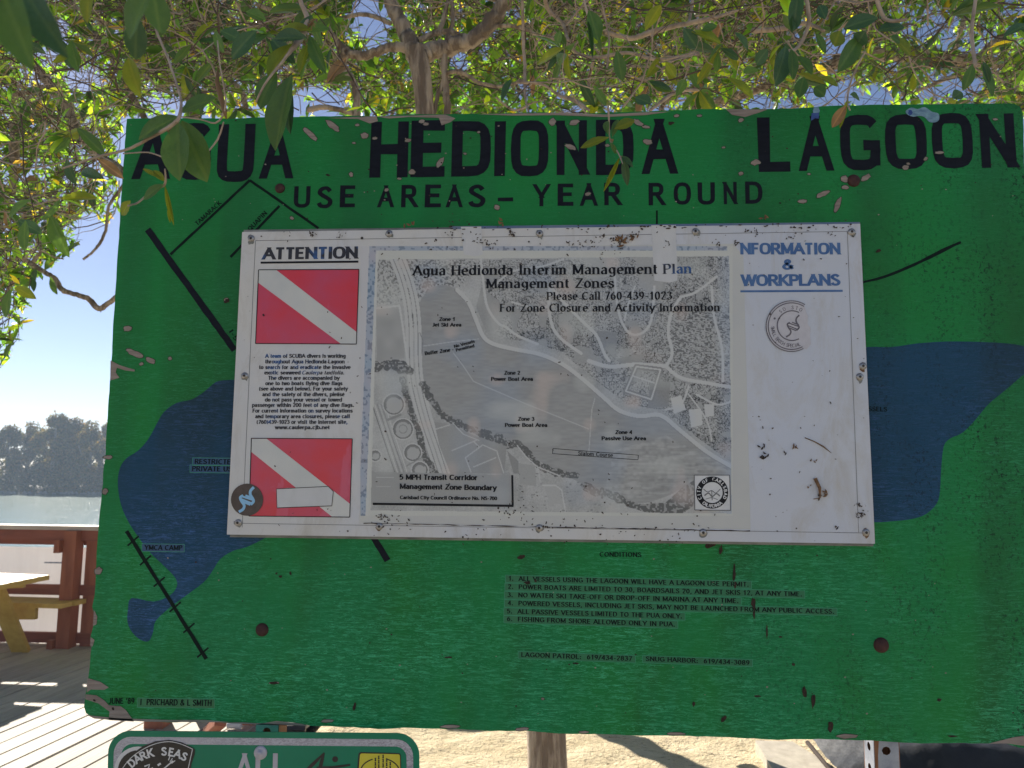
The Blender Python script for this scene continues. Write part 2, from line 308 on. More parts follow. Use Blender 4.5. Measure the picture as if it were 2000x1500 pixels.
# ---------------------------------------------------------------- lettering engine: strokes drawn with a broad nib
def glyphs(sq=2.0):
    def E(cx, cy, rx, ry, a0, a1, n=None):
        n = n or max(6, int(abs(a1-a0)/18)); o = []
        for i in range(n+1):
            a = R(a0+(a1-a0)*i/n); c, s_ = math.cos(a), math.sin(a)
            o.append((cx+rx*math.copysign(abs(c)**(2/sq), c), cy+ry*math.copysign(abs(s_)**(2/sq), s_)))
        return o
    L = lambda *a: ('l', *a[:4], a[4] if len(a) > 4 else '')
    St = lambda x, y0=0, y1=1, s_='bt': ('l', x, y0, x, y1, s_)
    C = lambda p, c=False: ('c', p, c)
    K = lambda *p: ('c', [tuple(q) for q in crom(p, 4)], False)
    bow = lambda cx: C(E(cx, .34, .21, .34, 0, 360), True)
    g = {' ': (.30, []), 'A': (.72, [L(.02,0,.36,1,'b'), L(.70,0,.36,1,'b'), L(.15,.32,.57,.32)]),
     'B': (.64, [St(.08), C([(.08,1)]+E(.33,.76,.19,.24,90,-90)+[(.08,.52)]), C([(.08,.52)]+E(.34,.26,.23,.26,90,-90)+[(.08,0)])]),
     'C': (.70, [C(E(.40,.5,.33,.5,48,312))]), 'D': (.72, [St(.08), C([(.08,1)]+E(.30,.5,.34,.5,90,-90)+[(.08,0)])]),
     'E': (.58, [St(.08), L(.08,1,.53,1), L(.08,.52,.48,.52), L(.08,0,.54,0)]), 'F': (.55, [St(.08), L(.08,1,.52,1), L(.08,.52,.46,.52)]),
     'G': (.76, [C(E(.40,.5,.32,.5,38,345)), L(.70,.10,.70,.43), L(.46,.43,.74,.43)]), 'H': (.70, [St(.08), St(.62), L(.08,.5,.62,.5)]),
     'I': (.26, [St(.13)]), 'J': (.45, [C([(.34,1),(.34,.3)]+E(.18,.26,.16,.26,0,-150))]),
     'K': (.66, [St(.08), L(.08,.36,.56,1,'t'), L(.24,.55,.60,0,'b')]), 'L': (.54, [St(.08), L(.08,0,.52,0)]),
     'M': (.86, [St(.09), St(.77), L(.09,1,.43,.1), L(.77,1,.43,.1)]), 'N': (.74, [St(.09), St(.65,s_='t'), L(.09,1,.65,0)]),
     'O': (.76, [C(E(.38,.5,.31,.5,0,360), True)]), 'P': (.60, [St(.08), C([(.08,1)]+E(.32,.74,.22,.26,90,-90)+[(.08,.48)])]),
     'Q': (.76, [C(E(.38,.5,.31,.5,0,360), True), L(.45,.25,.68,-.05)]),
     'R': (.66, [St(.08), C([(.08,1)]+E(.32,.75,.22,.25,90,-90)+[(.08,.5)]), L(.32,.5,.60,0,'b')]),
     'S': (.58, [K((.50,.82),(.40,.97),(.27,1),(.12,.91),(.08,.74),(.2,.6),(.38,.46),(.51,.32),(.50,.14),(.4,.02),(.27,0),(.12,.05),(.05,.2))]),
     'T': (.60, [St(.30,s_='b'), L(.03,1,.57,1)]), 'U': (.70, [C([(.08,1),(.08,.35)]+E(.35,.3,.27,.3,180,360)+[(.62,1)]), St(.08,.9,1,'t'), St(.62,.9,1,'t')]),
     'V': (.68, [L(.02,1,.34,0,'t'), L(.66,1,.34,0,'t')]), 'W': (.96, [L(.02,1,.25,0,'t'), L(.48,1,.25,0), L(.48,1,.71,0), L(.94,1,.71,0,'t')]),
     'X': (.66, [L(.04,1,.60,0,'tb'), L(.60,1,.04,0,'tb')]), 'Y': (.66, [L(.02,1,.33,.45,'t'), L(.64,1,.33,.45,'t'), St(.33,0,.48,'b')]),
     'Z': (.6, [L(.05,1,.55,1), L(.55,1,.05,0), L(.05,0,.56,0)]),
     'a': (.52, [K((.08,.54),(.2,.68),(.36,.62),(.41,.45),(.41,.0)), K((.41,.40),(.2,.37),(.07,.2),(.17,.01),(.33,.05),(.41,.16))]),
     'b': (.57, [St(.09,0,1,'t'), bow(.30)]), 'c': (.50, [C(E(.28,.34,.21,.34,50,310))]), 'd': (.57, [St(.48), bow(.27)]),
     'e': (.52, [L(.08,.36,.46,.36), C(E(.27,.34,.20,.34,5,312))]), 'f': (.34, [K((.34,.96),(.22,1),(.15,.85),(.15,.5),(.15,0)), L(.02,.66,.31,.66), St(.15,0,.1,'b')]),
     'g': (.55, [C(E(.26,.37,.19,.30,0,360), True), C([(.46,.66),(.46,.0)]+E(.26,-.06,.20,.2,0,-150))]),
     'h': (.57, [St(.08), C([(.08,.42)]+E(.28,.46,.19,.22,150,0)+[(.47,0)]), St(.47,0,.1,'b')]), 'i': (.25, [St(.12,0,.68), St(.12,.9,.98,'')]),
     'j': (.25, [C([(.14,.68),(.14,-.1),(.05,-.26)]), St(.14,.9,.98,'')]), 'k': (.52, [St(.08), L(.08,.28,.42,.68,'t'), L(.2,.4,.45,0,'b')]), 'l': (.25, [St(.12)]),
     'm': (.86, [St(.08,0,.68)]+[q for d in (0,.32) for q in (C([(.08+d,.42)]+E(.25+d,.46,.15,.22,150,0)+[(.40+d,0)]), St(.40+d,0,.1,'b'))]),
     'n': (.57, [St(.08,0,.68), C([(.08,.42)]+E(.28,.46,.19,.22,150,0)+[(.47,0)]), St(.47,0,.1,'b')]), 'o': (.55, [C(E(.275,.34,.21,.34,0,360), True)]),
     'p': (.57, [St(.09,-.28,.68,'t'), bow(.30)]), 'q': (.57, [St(.48,-.28,.68,''), bow(.27)]), 'r': (.38, [St(.08,0,.68), K((.08,.42),(.18,.62),(.34,.66))]),
     's': (.46, [K((.39,.54),(.3,.67),(.18,.67),(.08,.54),(.12,.42),(.3,.31),(.40,.2),(.33,.02),(.18,0),(.06,.12))]),
     't': (.34, [K((.14,.90),(.14,.5),(.14,.2),(.2,.02),(.33,.04)), L(.02,.67,.31,.67)]),
     'u': (.57, [C([(.09,.68),(.09,.25)]+E(.27,.24,.18,.24,180,350)), St(.47,0,.68), St(.09,.6,.68,'t')]), 'v': (.5, [L(.03,.68,.25,0,'t'), L(.47,.68,.25,0,'t')]),
     'w': (.76, [L(.03,.68,.21,0,'t'), L(.38,.68,.21,0), L(.38,.68,.56,0), L(.73,.68,.56,0,'t')]), 'x': (.5, [L(.04,.68,.46,0), L(.46,.68,.04,0)]),
     'y': (.5, [L(.03,.68,.25,.0,'t'), L(.47,.68,.16,-.28,'t')]), 'z': (.46, [L(.05,.68,.41,.68), L(.41,.68,.05,0), L(.05,0,.42,0)]),
     '0': (.56, [C(E(.28,.5,.21,.5,0,360), True)]), '1': (.5, [St(.3,s_='b'), L(.14,.78,.3,.97)]),
     '2': (.56, [K((.07,.78),(.15,.96),(.3,1),(.46,.9),(.46,.7),(.3,.4),(.09,.03)), L(.07,0,.5,0)]),
     '3': (.56, [K((.07,.85),(.2,1),(.4,.93),(.42,.7),(.26,.54)), K((.24,.54),(.44,.46),(.49,.22),(.36,.02),(.18,0),(.06,.14))]),
     '4': (.56, [St(.4,s_='b'), L(.4,1,.05,.3), L(.04,.28,.53,.28)]),
     '5': (.56, [L(.14,1,.47,1), L(.14,1,.11,.52), K((.1,.54),(.28,.62),(.46,.5),(.48,.25),(.35,.03),(.18,0),(.06,.12))]),
     '6': (.56, [C(E(.28,.3,.2,.3,0,360), True), K((.42,.97),(.2,.8),(.09,.5),(.08,.3))]), '7': (.54, [L(.06,1,.5,1), L(.5,1,.2,0)]),
     '8': (.56, [C(E(.28,.76,.17,.24,0,360), True), C(E(.28,.27,.21,.27,0,360), True)]), '9': (.56, [C(E(.28,.7,.2,.3,0,360), True), K((.48,.7),(.45,.4),(.33,.12),(.12,.02))]),
     '.': (.28, [St(.13,.0,.10,'')]), ',': (.25, [L(.15,.04,.08,-.14)]), '-': (.38, [L(.05,.38,.33,.38)]), '/': (.42, [L(.02,-.05,.40,1.05)]),
     ':': (.28, [St(.13,.0,.09,''), St(.13,.5,.59,'')]), "'": (.2, [L(.12,1,.08,.72)]), '(': (.34, [C(E(.42,.42,.32,.62,120,240))]), ')': (.34, [C(E(-.08,.42,.32,.62,60,-60))]),
     '&': (.76, [K((.70,0),(.45,.36),(.22,.66),(.2,.86),(.33,1),(.47,.88),(.42,.70),(.18,.48),(.06,.26),(.14,.05),(.33,0),(.52,.13),(.66,.44))])}
    return g
GL = {2.0: glyphs(2.0), 3.6: glyphs(3.6), 2.6: glyphs(2.6)}
def style(wx, wy=None, phi=0, serif=0, sq=2.0, gap=.1, shear=0, wob=0): return dict(wx=wx, wy=wy if wy is not None else wx, phi=R(phi), serif=serif, sq=sq, gap=gap, shear=shear, wob=wob)
SANSB = style(.118, .092, sq=2.6, gap=.035); SANS = style(.075, .065, sq=2.6, gap=.05); SERIF = style(.098, .036, 18, .08, gap=.08); OPT = style(.102, .062, 22, .0, gap=.08)
TITLE = style(.104, .092, sq=3.6, gap=.1, wob=.008); SUB = style(.095, .085, sq=2.6, gap=.3, wob=.008)
LAST = []
def stroke_polys(text, st):
    out = []; sidx = []; x = 0; g = GL[st['sq']]; wx, wy, ph = st['wx'], st['wy'], st['phi']; ca, sa = math.cos(ph), math.sin(ph)
    def hw(nx, ny): return math.sqrt((wx*(nx*ca+ny*sa))**2 + (wy*(-nx*sa+ny*ca))**2)
    Yv = lambda y: wy + y*(1-2*wy) if y > -.01 else y + wy
    W = lambda: (random.random()-.5)*2*st['wob']
    for ch in text:
        adv, strokes = g.get(ch, g['-']); ex = st['wx']*.9
        for s_ in strokes:
            n_before = len(out)
            if s_[0] == 'l':
                _, x0, y0, x1, y1, sf = s_; y0, y1 = Yv(y0), Yv(y1); dx, dy = x1-x0, y1-y0; ln = math.hypot(dx, dy) or 1e-6; nx, ny = -dy/ln, dx/ln; h = hw(nx, ny)
                if abs(dy) >= .45*abs(dx):
                    k = h/abs(dy/ln); sg = 1 if dy > 0 else -1; e = wy*sg; xe0, xe1 = x0-dx/dy*e, x1+dx/dy*e
                    P = [(xe0-k+W(), y0-e), (xe0+k+W(), y0-e), (xe1+k+W(), y1+e), (xe1-k+W(), y1+e)]
                    if st['serif']:
                        for tg, xx, yy in (('b', xe0 if y0 < y1 else xe1, min(y0, y1)-wy), ('t', xe1 if y1 > y0 else xe0, max(y0, y1)+wy)):
                            if tg in sf:
                                t = .045; lo, hi = (yy, yy+t) if tg == 'b' else (yy-t, yy); s1 = k+st['serif']
                                rr = s1 if not (tg == 't' and ch.islower() and ch not in 'vwxyk') else k*.9
                                out.append([(x+xx-s1, lo), (x+xx+rr, lo), (x+xx+rr, hi), (x+xx-s1, hi)])
                else: 
                    k = h/abs(dx/ln); P = [(x0, y0-k+W()), (x1, y1-k+W()), (x1, y1+k+W()), (x0, y0+k+W())]
                out.append([(x+px, py) for px, py in P])
            else:
                pts = [(p[0], Yv(p[1])) for p in s_[1]]; cl = s_[2]
                if cl: pts = pts[:-1]
                n = len(pts); Lf, Rt = [], []
                if not cl:                                           # squared ends on steep terminals
                    for i, j in ((0, 1), (-1, -2)):
                        dx, dy = pts[i][0]-pts[j][0], pts[i][1]-pts[j][1]
                        if abs(dy) > 2.5*abs(dx): pts[i] = (pts[i][0], pts[i][1]+math.copysign(wy, dy))
                for i in range(n):
                    a, b = (pts[i-1], pts[(i+1) % n]) if cl else (pts[max(i-1, 0)], pts[min(i+1, n-1)])
                    dx, dy = b[0]-a[0], b[1]-a[1]; ln = math.hypot(dx, dy) or 1e-6; nx, ny = -dy/ln, dx/ln; h = hw(nx, ny); ww = W()*.5
                    Lf.append((x+pts[i][0]+nx*(h+ww), pts[i][1]+ny*(h+ww))); Rt.append((x+pts[i][0]-nx*(h+ww), pts[i][1]-ny*(h+ww)))
                m = n if cl else n-1
                for i in range(m):
                    j = (i+1) % n; out.append([Lf[i], Lf[j], Rt[j], Rt[i]])
            c_ = (sidx[-1]+1) if sidx else 0
            sidx += [c_+q for q in range(len(out)-n_before)] if s_[0] == 'l' else [c_]*(len(out)-n_before)
        x += adv + ex*.4 + st['gap']
    LAST[:] = sidx
    if st['shear']: out = [[(px+py*st['shear'], py) for px, py in P] for P in out]
    return out
def quads_xz(mb, polys, fn, Y):
    for i, P in enumerate(polys):
        y = Y - (LAST[i] % 14)*1.1e-5; vs = []
        for p in P:
            q = fn(*p); vs.append((q[0], y, q[2]))
        mb.add(vs, [tuple(range(len(vs)))])
def put_text(parent, text, p0, p1, cap, st, mat, Y, name='lettering', label=None, mb=None):
    P = stroke_polys(text, st); us = [p[0] for q in P for p in q]; u0, u1 = min(us), max(us)
    A, B = at(*p0, Y), at(*p1, Y); d = B-A; k = np.linalg.norm(d)/math.hypot(p1[0]-p0[0], p1[1]-p0[1]); up = np.array([-d[2], 0, d[0]])/np.linalg.norm(d)*cap*k
    own = mb is None; mb = mb or MB(); quads_xz(mb, P, lambda u, v: A + d*((u-u0)/(u1-u0)) + up*v, Y)
    if own: return mb.build(name, mat, parent, label=label)
def arc_text(parent, text, c, r, a0, a1, cap, st, mat, Y, inside=False, mb=None):   # centre, radius in pixels, angles of first and last letter
    mb2 = mb or MB(); n = len(text)
    for i, ch in enumerate(text):
        if ch == ' ': continue
        a = R(a0+(a1-a0)*i/(n-1)); dr = (math.cos(a), -math.sin(a)); up = (-dr[0], -dr[1]) if inside else dr; rt = (-up[1], up[0])
        b = (c[0]+dr[0]*r, c[1]+dr[1]*r); P = stroke_polys(ch, st); us = [p[0] for q in P for p in q]; m = (min(us)+max(us))/2
        quads_xz(mb2, P, lambda u, v: at(b[0]+rt[0]*(u-m)*cap+up[0]*v*cap, b[1]+rt[1]*(u-m)*cap+up[1]*v*cap, Y), Y)
    if mb is None: return mb2.build('lettering', mat, parent)
def line_px(mb, pts, wpx, Y, wob=0):                # a painted line of the given width through pixels
    pts = [np.array(p, float) for p in pts]; Lf, Rt = [], []
    for i in range(len(pts)):
        d = pts[min(i+1, len(pts)-1)]-pts[max(i-1, 0)]; d /= np.linalg.norm(d); n = np.array([-d[1], d[0]]); h = (wpx[i] if hasattr(wpx, '__len__') else wpx)/2
        Lf.append(at(*(pts[i]+n*(h+wob*(random.random()-.5))), Y)); Rt.append(at(*(pts[i]-n*(h+wob*(random.random()-.5))), Y))
    for i in range(len(pts)-1): mb.add([Lf[i], Lf[i+1], Rt[i+1], Rt[i]], [(0,1,2,3)])
def sub(p, q, n): return [(p[0]+(q[0]-p[0])*i/n, p[1]+(q[1]-p[1])*i/n) for i in range(n+1)]

# ---------------------------------------------------------------- the green board
board = thing('sign_board', (0, 0, 1.1), 'big green plywood lagoon sign board with hand-painted black title lettering', 'sign')
TOP = [(248,232),(300,231),(380,231),(450,232),(520,229),(600,228),(690,226),(735,227),(790,223),(860,223),(930,222),(1000,221),(1060,219),(1110,222),(1160,221),(1220,219),(1300,216),(1380,213),(1450,213),(1500,213),(1560,211),(1640,206),(1750,204),(1850,203),(1960,202),(1982,203),(1993,209)]
RIGHT = [(1998,222),(2000,300),(2004,450),(2012,700),(2022,900),(2032,1100),(2040,1300),(2046,1462)]
BOT = [(2046,1462),(1990,1460),(1965,1452),(1930,1452),(1870,1451),(1800,1452),(1740,1449),(1690,1446),(1600,1443),(1520,1445),(1440,1441),(1330,1437),(1250,1437),(1180,1434),(1100,1433),(1020,1427),(960,1428),(900,1424),(830,1423),(790,1421),(740,1424),(690,1420),(610,1418),(590,1414),(540,1408),(500,1415),(450,1412),(400,1409),(330,1411),(290,1408),(220,1407),(185,1403),(168,1393)]
LEFT = [(164,1380),(167,1356),(170,1340),(173,1318),(176,1290),(179,1262),(176,1245),(183,1220),(184,1200),(180,1185),(185,1160),(187,1125),(188,1100),(190,1060),(195,1000),(199,960),(201,945),(202,915),(206,895),(207,860),(212,780),(217,720),(219,690),(222,620),(226,560),(231,480),(236,400),(241,320),(246,250)]
outl = []
for a, b in zip(TOP+RIGHT+BOT[1:]+LEFT, (TOP+RIGHT+BOT[1:]+LEFT)[1:]+[TOP[0]]):
    n = max(1, int(math.hypot(b[0]-a[0], b[1]-a[1])/14))
    for i in range(n): outl.append((a[0]+(b[0]-a[0])*i/n + (random.random()-.5)*1.3*(i > 0), a[1]+(b[1]-a[1])*i/n + (random.random()-.5)*1.3*(i > 0)))
o3 = px_poly(outl); TH = .019
mb = MB(); mb.poly(o3, 0.0); mb.build('painted_face', MAT['green'], board)
mb = MB(); mb.poly(o3, TH); n = len(o3); mb.add([(p[0], .0012, p[2]) for p in o3]+[(p[0], TH-.0005, p[2]) for p in o3], [(i, (i+1) % n, n+(i+1) % n, n+i) for i in range(n)]); mb.build('plywood_core', MAT['wood'], board)
Y1, Y2, Y3, Y4 = -.0003, -.0006, -.0010, -.0014
lag1 = [(600,742),(470,742),(445,742),(422,746),(400,764),(375,780),(345,787),(320,805),(305,830),(290,857),(270,880),(247,895),(234,915),(230,945),(236,985),(250,1018),(268,1046),(292,1078),(320,1105),(341,1127),(346,1143),(333,1162),(300,1175),(257,1168),(250,1190),(249,1215),(258,1235),(275,1250),(291,1252),(299,1234),(304,1213),(330,1188),(365,1162),(398,1137),(415,1115),(430,1092),(455,1076),(480,1069),(510,1055),(545,1035),(600,1000)]
lag2 = [(1600,690),(1690,678),(1740,678),(1790,671),(1850,667),(1920,668),(1970,671),(2000,676),(2008,680),(2008,724),(1995,735),(1960,765),(1930,790),(1905,820),(1880,845),(1855,857),(1843,873),(1838,920),(1836,958),(1830,983),(1810,1003),(1785,1013),(1745,1018),(1700,1020),(1600,1015)]
for l_ in (lag1, lag2):
    mb = MB(); mb.poly([at(*p, Y1) for p in crom(l_, 3, True)], Y1); mb.build('painted_lagoon', MAT['blue'], board)
# title, letter by letter
def title(word, boxes):
    mb = MB()
    for ch, (x0, x1, yt, yb) in zip(word, boxes): put_text(board, ch, (x0, yb), (x1, yb-(x1-x0)*.012), yb-yt, TITLE, None, Y2, mb=mb)
    mb.build('title_word', MAT['ink'], board)
title('AGUA', [(256,332,240,350),(343,410,238,352),(421,494,240,356),(505,573,246,349)])
title('HEDIONDA', [(721,796,234,347),(801,868,231,346),(881,958,232,345),(965,987,232,344),(997,1071,230,345),(1081,1153,230,342),(1164,1238,228,342),(1253,1325,226,340)])
title('LAGOON', [(1481,1544,222,336),(1560,1630,219,334),(1643,1722,216,333),(1731,1813,215,331),(1823,1903,212,329),(1911,1994,213,328)])
def subt(word, boxes):
    mb = MB()
    for ch, (x0, x1, yt, yb) in zip(word, boxes): put_text(board, ch, (x0, yb), (x1, yb-.3), yb-yt, SUB, None, Y2, mb=mb)
    mb.build('subtitle_word', MAT['ink'], board)
subt('USE', [(573,605,363,406),(618,649,363,407),(663,693,361,405)])
subt('AREAS', [(736,770,361,405),(783,818,360,405),(829,861,359,405),(870,904,359,405),(914,948,359,405)])
subt('-', [(972,1002,362,407)])
subt('YEAR', [(1039,1076,358,403),(1089,1120,357,402),(1132,1168,356,402),(1180,1217,355,401)])
subt('ROUND', [(1267,1302,355,401),(1316,1350,354,400),(1363,1397,354,400),(1411,1442,353,399),(1456,1490,352,398)])
def roadline(pts, wpx, wob=0, mat='inkthin'):
    mb = MB(); line_px(mb, pts, wpx, Y2+.0001, wob); mb.build('painted_road_line', MAT[mat], board)
roadline(sub((288,448),(458,684),22), 13, 1.2, 'ink'); roadline(sub((727,1046),(757,1095),5), 12, 1, 'ink')
roadline(sub((333,497),(488,352),12), 5, .8); roadline(sub((488,352),(622,446),12), 5, .8); roadline(sub((546,402),(450,502),8), 5, .8)
roadline(crom([(1680,552),(1712,545),(1745,534),(1800,510),(1850,485),(1877,473)], 4), [4,4,4.5,5,5,5,5,5,5.5,5.5,6,6,6,6.5,7,7,7,6,5,5,4], .8); roadline([(1283,411),(1283,440)], 3.5)
mb = MB(); line_px(mb, sub((247,1037),(403,1287),16), 7.5, Y2-.0001, .8)
for x, y in ((260,1057),(284,1095),(311,1137),(342,1186),(369,1227),(396,1275)): line_px(mb, [(x+11,y-10),(x-11,y+9)], 3.4, Y2-.00015)
mb.build('painted_railway_line', MAT['inkthin'], board)
def strip(x0, y0, x1, y1, up, dn, mat='label'):
    mb = MB(); L_ = [at(x, y, Y2) for x, y in ((x0,y0-up),(x1,y1-up),(x1,y1+dn),(x0,y0+dn))]; mb.poly(L_, Y2+.0001); o = mb.build('label_tape', MAT[mat], board)
    mb = MB(); q = [(x0,y0-up),(x1,y1-up),(x1,y1+dn),(x0,y0+dn),(x0,y0-up)]
    for a, b in zip(q, q[1:]): line_px(mb, [a, b], .8, Y2)
    mb.build('tape_edge', MAT['tapeedge'], o); return o
LINES = [("CONDITIONS",1171,1087,1253,1088,0),("1.  ALL VESSELS USING THE LAGOON WILL HAVE A LAGOON USE PERMIT.",993,1134,1462,1146,1),("2.  POWER BOATS ARE LIMITED TO 30, BOARDSAILS 20, AND JET SKIS 12, AT ANY TIME.",992,1150,1566,1165,1),
 ("3.  NO WATER SKI TAKE-OFF OR DROP-OFF IN MARINA AT ANY TIME.",991,1166,1442,1178,1),("4.  POWERED VESSELS, INCLUDING JET SKIS, MAY NOT BE LAUNCHED FROM ANY PUBLIC ACCESS.",991,1182,1629,1199,1),
 ("5.  ALL PASSIVE VESSELS LIMITED TO THE PUA ONLY.",990,1198,1332,1208,1),("6.  FISHING FROM SHORE ALLOWED ONLY IN PUA.",990,1213,1318,1224,1),
 ("LAGOON PATROL:  619/434-2837",1018,1283,1235,1291,1),("SNUG HARBOR:  619/434-3089",1261,1291,1464,1299,1),("JUNE '89",212,1375,262,1375,0),("I  PRICHARD & L SMITH",274,1377,413,1379,1)]
for t, x0, y0, x1, y1, tp in LINES:
    big = 1.25 if t[0] in 'JI' and y0 > 1300 else 1
    par = strip(x0-6, y0, x1+6, y1, 11*big, 3.5*big) if tp else board
    put_text(par, t, (x0,y0), (x1,y1), 9*big, OPT, MAT['inkthin'], Y3)
for t, a, b, tp in (("YMCA CAMP",(281,1074),(356,1075),1),("RESTRICTED",(380,906),(460,907),2),("PRIVATE USE",(375,920),(460,921),2),("SSELS",(1696,803),(1733,804),0)):
    par = strip(a[0]-4, a[1], b[0]+4, b[1], 12, 3, 'labelblue') if tp else board
    put_text(par, t, a, b, 9.5, OPT, MAT['inkthin'], Y3)
put_text(board, "TAMARACK", (386,441), (434,397), 9.5, OPT, MAT['inkthin'], Y3); put_text(board, "QUAPIN", (489,452), (523,417), 9.5, OPT, MAT['inkthin'], Y3); put_text(board, "I-5", (447,648), (459,667), 9, OPT, MAT['inkthin'], Y3)
# flaked paint: bare plywood showing, each flake with a dark rim painted as its edge shadow
rim = MB(); bare = MB(); dark = MB()
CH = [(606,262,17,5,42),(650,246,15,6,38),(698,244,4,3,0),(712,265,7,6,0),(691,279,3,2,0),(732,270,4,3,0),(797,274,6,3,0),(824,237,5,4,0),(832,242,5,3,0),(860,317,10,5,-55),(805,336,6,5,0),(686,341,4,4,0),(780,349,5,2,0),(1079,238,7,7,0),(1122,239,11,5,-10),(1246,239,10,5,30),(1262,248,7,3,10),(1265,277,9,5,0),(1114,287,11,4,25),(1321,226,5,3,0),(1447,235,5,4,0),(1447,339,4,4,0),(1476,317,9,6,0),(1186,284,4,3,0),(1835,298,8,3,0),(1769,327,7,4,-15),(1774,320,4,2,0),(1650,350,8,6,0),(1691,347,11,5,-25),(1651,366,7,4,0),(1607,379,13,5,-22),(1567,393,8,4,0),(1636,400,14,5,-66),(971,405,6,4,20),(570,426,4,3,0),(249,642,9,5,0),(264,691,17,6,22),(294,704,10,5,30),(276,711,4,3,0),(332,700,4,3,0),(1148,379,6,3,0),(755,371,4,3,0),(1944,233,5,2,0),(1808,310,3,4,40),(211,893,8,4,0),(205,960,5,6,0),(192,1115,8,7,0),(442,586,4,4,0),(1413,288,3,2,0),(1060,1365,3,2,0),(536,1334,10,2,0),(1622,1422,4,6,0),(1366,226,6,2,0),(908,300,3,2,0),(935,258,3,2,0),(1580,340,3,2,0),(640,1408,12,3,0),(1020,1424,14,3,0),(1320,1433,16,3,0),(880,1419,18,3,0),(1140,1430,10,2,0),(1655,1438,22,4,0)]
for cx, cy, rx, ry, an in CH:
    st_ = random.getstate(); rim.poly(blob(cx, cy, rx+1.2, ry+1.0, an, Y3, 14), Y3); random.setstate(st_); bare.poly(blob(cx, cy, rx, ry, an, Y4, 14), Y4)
for pl in ([(216,704),(232,712),(250,718),(263,722),(262,726),(245,724),(228,718),(226,728),(233,738),(215,743)], [(171,1325),(195,1331),(213,1343),(204,1347),(178,1346),(170,1352)], [(168,1356),(188,1358),(203,1368),(212,1377),(236,1379),(246,1388),(262,1409),(212,1406),(214,1390),(192,1374),(166,1366)],
           [(183,1190),(190,1205),(189,1220),(181,1222)], [(176,1244),(184,1250),(181,1262),(176,1262)], [(735,228),(870,224),(890,231),(880,239),(862,245),(858,231),(800,229),(760,232)], [(930,223),(1095,220),(1180,223),(1250,219),(1310,218),(1260,225),(1180,229),(1090,225),(1000,225)],
           [(1418,214),(1500,213),(1480,221),(1455,228),(1430,224)], [(640,230),(735,227),(738,236),(722,241),(700,232)], [(1930,1453),(1980,1440),(2010,1436),(2046,1440),(2046,1462),(1965,1452)], [(500,1415),(540,1408),(590,1414),(600,1418),(470,1411),(430,1412)], [(164,1393),(170,1397),(230,1403),(330,1406),(400,1406),(450,1410),(400,1411),(290,1409),(185,1404)]):
    bare.poly([at(x+random.uniform(-.7,.7), y+random.uniform(-.7,.7), Y4) for x, y in pl], Y4)
rng2 = random.Random(5)
for i in range(150):
    x, y = rng2.uniform(240,1980), rng2.choice([rng2.uniform(235,430), rng2.uniform(1070,1400)]); r = rng2.uniform(.7,1.7); (bare if rng2.random() < .55 else dark).poly(blob(x, y, r*1.3, r, 0, Y4-.0002, 6), Y4-.0002)
for cx, cy, rx, ry, an in [(1434,1120,3,17,3),(1436,1143,2,7,0),(1472,1180,4,12,0),(1473,1200,2,10,0),(1571,1352,4,14,0),(1589,1370,4,16,0),(1413,1405,4,9,30),(1622,1420,6,9,0),(1480,1360,6,2,0),(1030,1138,6,3,0),(1018,1088,7,4,-20),(535,1334,9,2,0),(692,1380,3,8,5),(876,1284,8,2,0),(567,1120,2,4,0),(548,1126,3,3,0),(184,1368,2.4,2.4,0),(221,1384,2.6,2.6,0),(1311,240,5,4,0),(1388,1064,12,6,-30),(1408,1075,3,10,0),(1524,1244,3,2,0),(1550,1298,3,3,0),(1860,1438,9,2,0),(1835,1367,4,3,0),(640,342,5,2,20),(1716,490,3,6,40),(540,1120,2,2,0),(1355,1375,3,6,20),(1125,1296,6,2,0),(1046,1134,3,3,0),(1498,1234,2,12,0),(443,588,5,4,0)]:
    dark.poly(blob(cx, cy, rx, ry, an, Y4-.0004, 12, .4), Y4-.0004)
rim.build('flake_rim_shadows', MAT['woodrim'], board, kind='stuff'); bare.build('bare_wood_flakes', MAT['wood'], board, kind='stuff'); dark.build('dark_scars', MAT['darkdebris'], board, kind='stuff')
mb = MB(); mb.poly([at(x, y, Y4) for x, y in crom([(1769,217),(1780,210),(1792,213),(1806,209),(1820,218),(1833,222),(1834,234),(1826,239),(1815,238),(1806,229),(1795,226),(1784,228),(1773,224)], 3, True)], Y4); mb.build('peeled_patch', MAT['bluechip'], board); mb = MB(); mb.poly(blob(1594,216,7,7,0,Y4), Y4); mb.build('peeled_patch', MAT['bluechip'], board)
mb = MB(); mb.poly([at(x, y, Y4) for x, y in ((1585,221),(1600,220),(1599,232),(1592,231),(1584,236))], Y4-.0002); mb.poly(blob(1778,220,5,5,0,Y4), Y4-.0002); mb.build('blue_scrape', MAT['bluechip2'], board)
for cx, cy, r in ((547,368,9),(1667,353,11),(512,1230,11),(1721,1260,12)):
    c = at(cx, cy, 0); k = r/F*1.56; mb = MB(); mb.lathe(c, [(k*1.12,.0),(k*1.05,.0025),(k*.85,.0045),(k*.5,.0058),(k*.12,.006)], 16); mb.build('bolt_head', MAT['rust'], board, True)

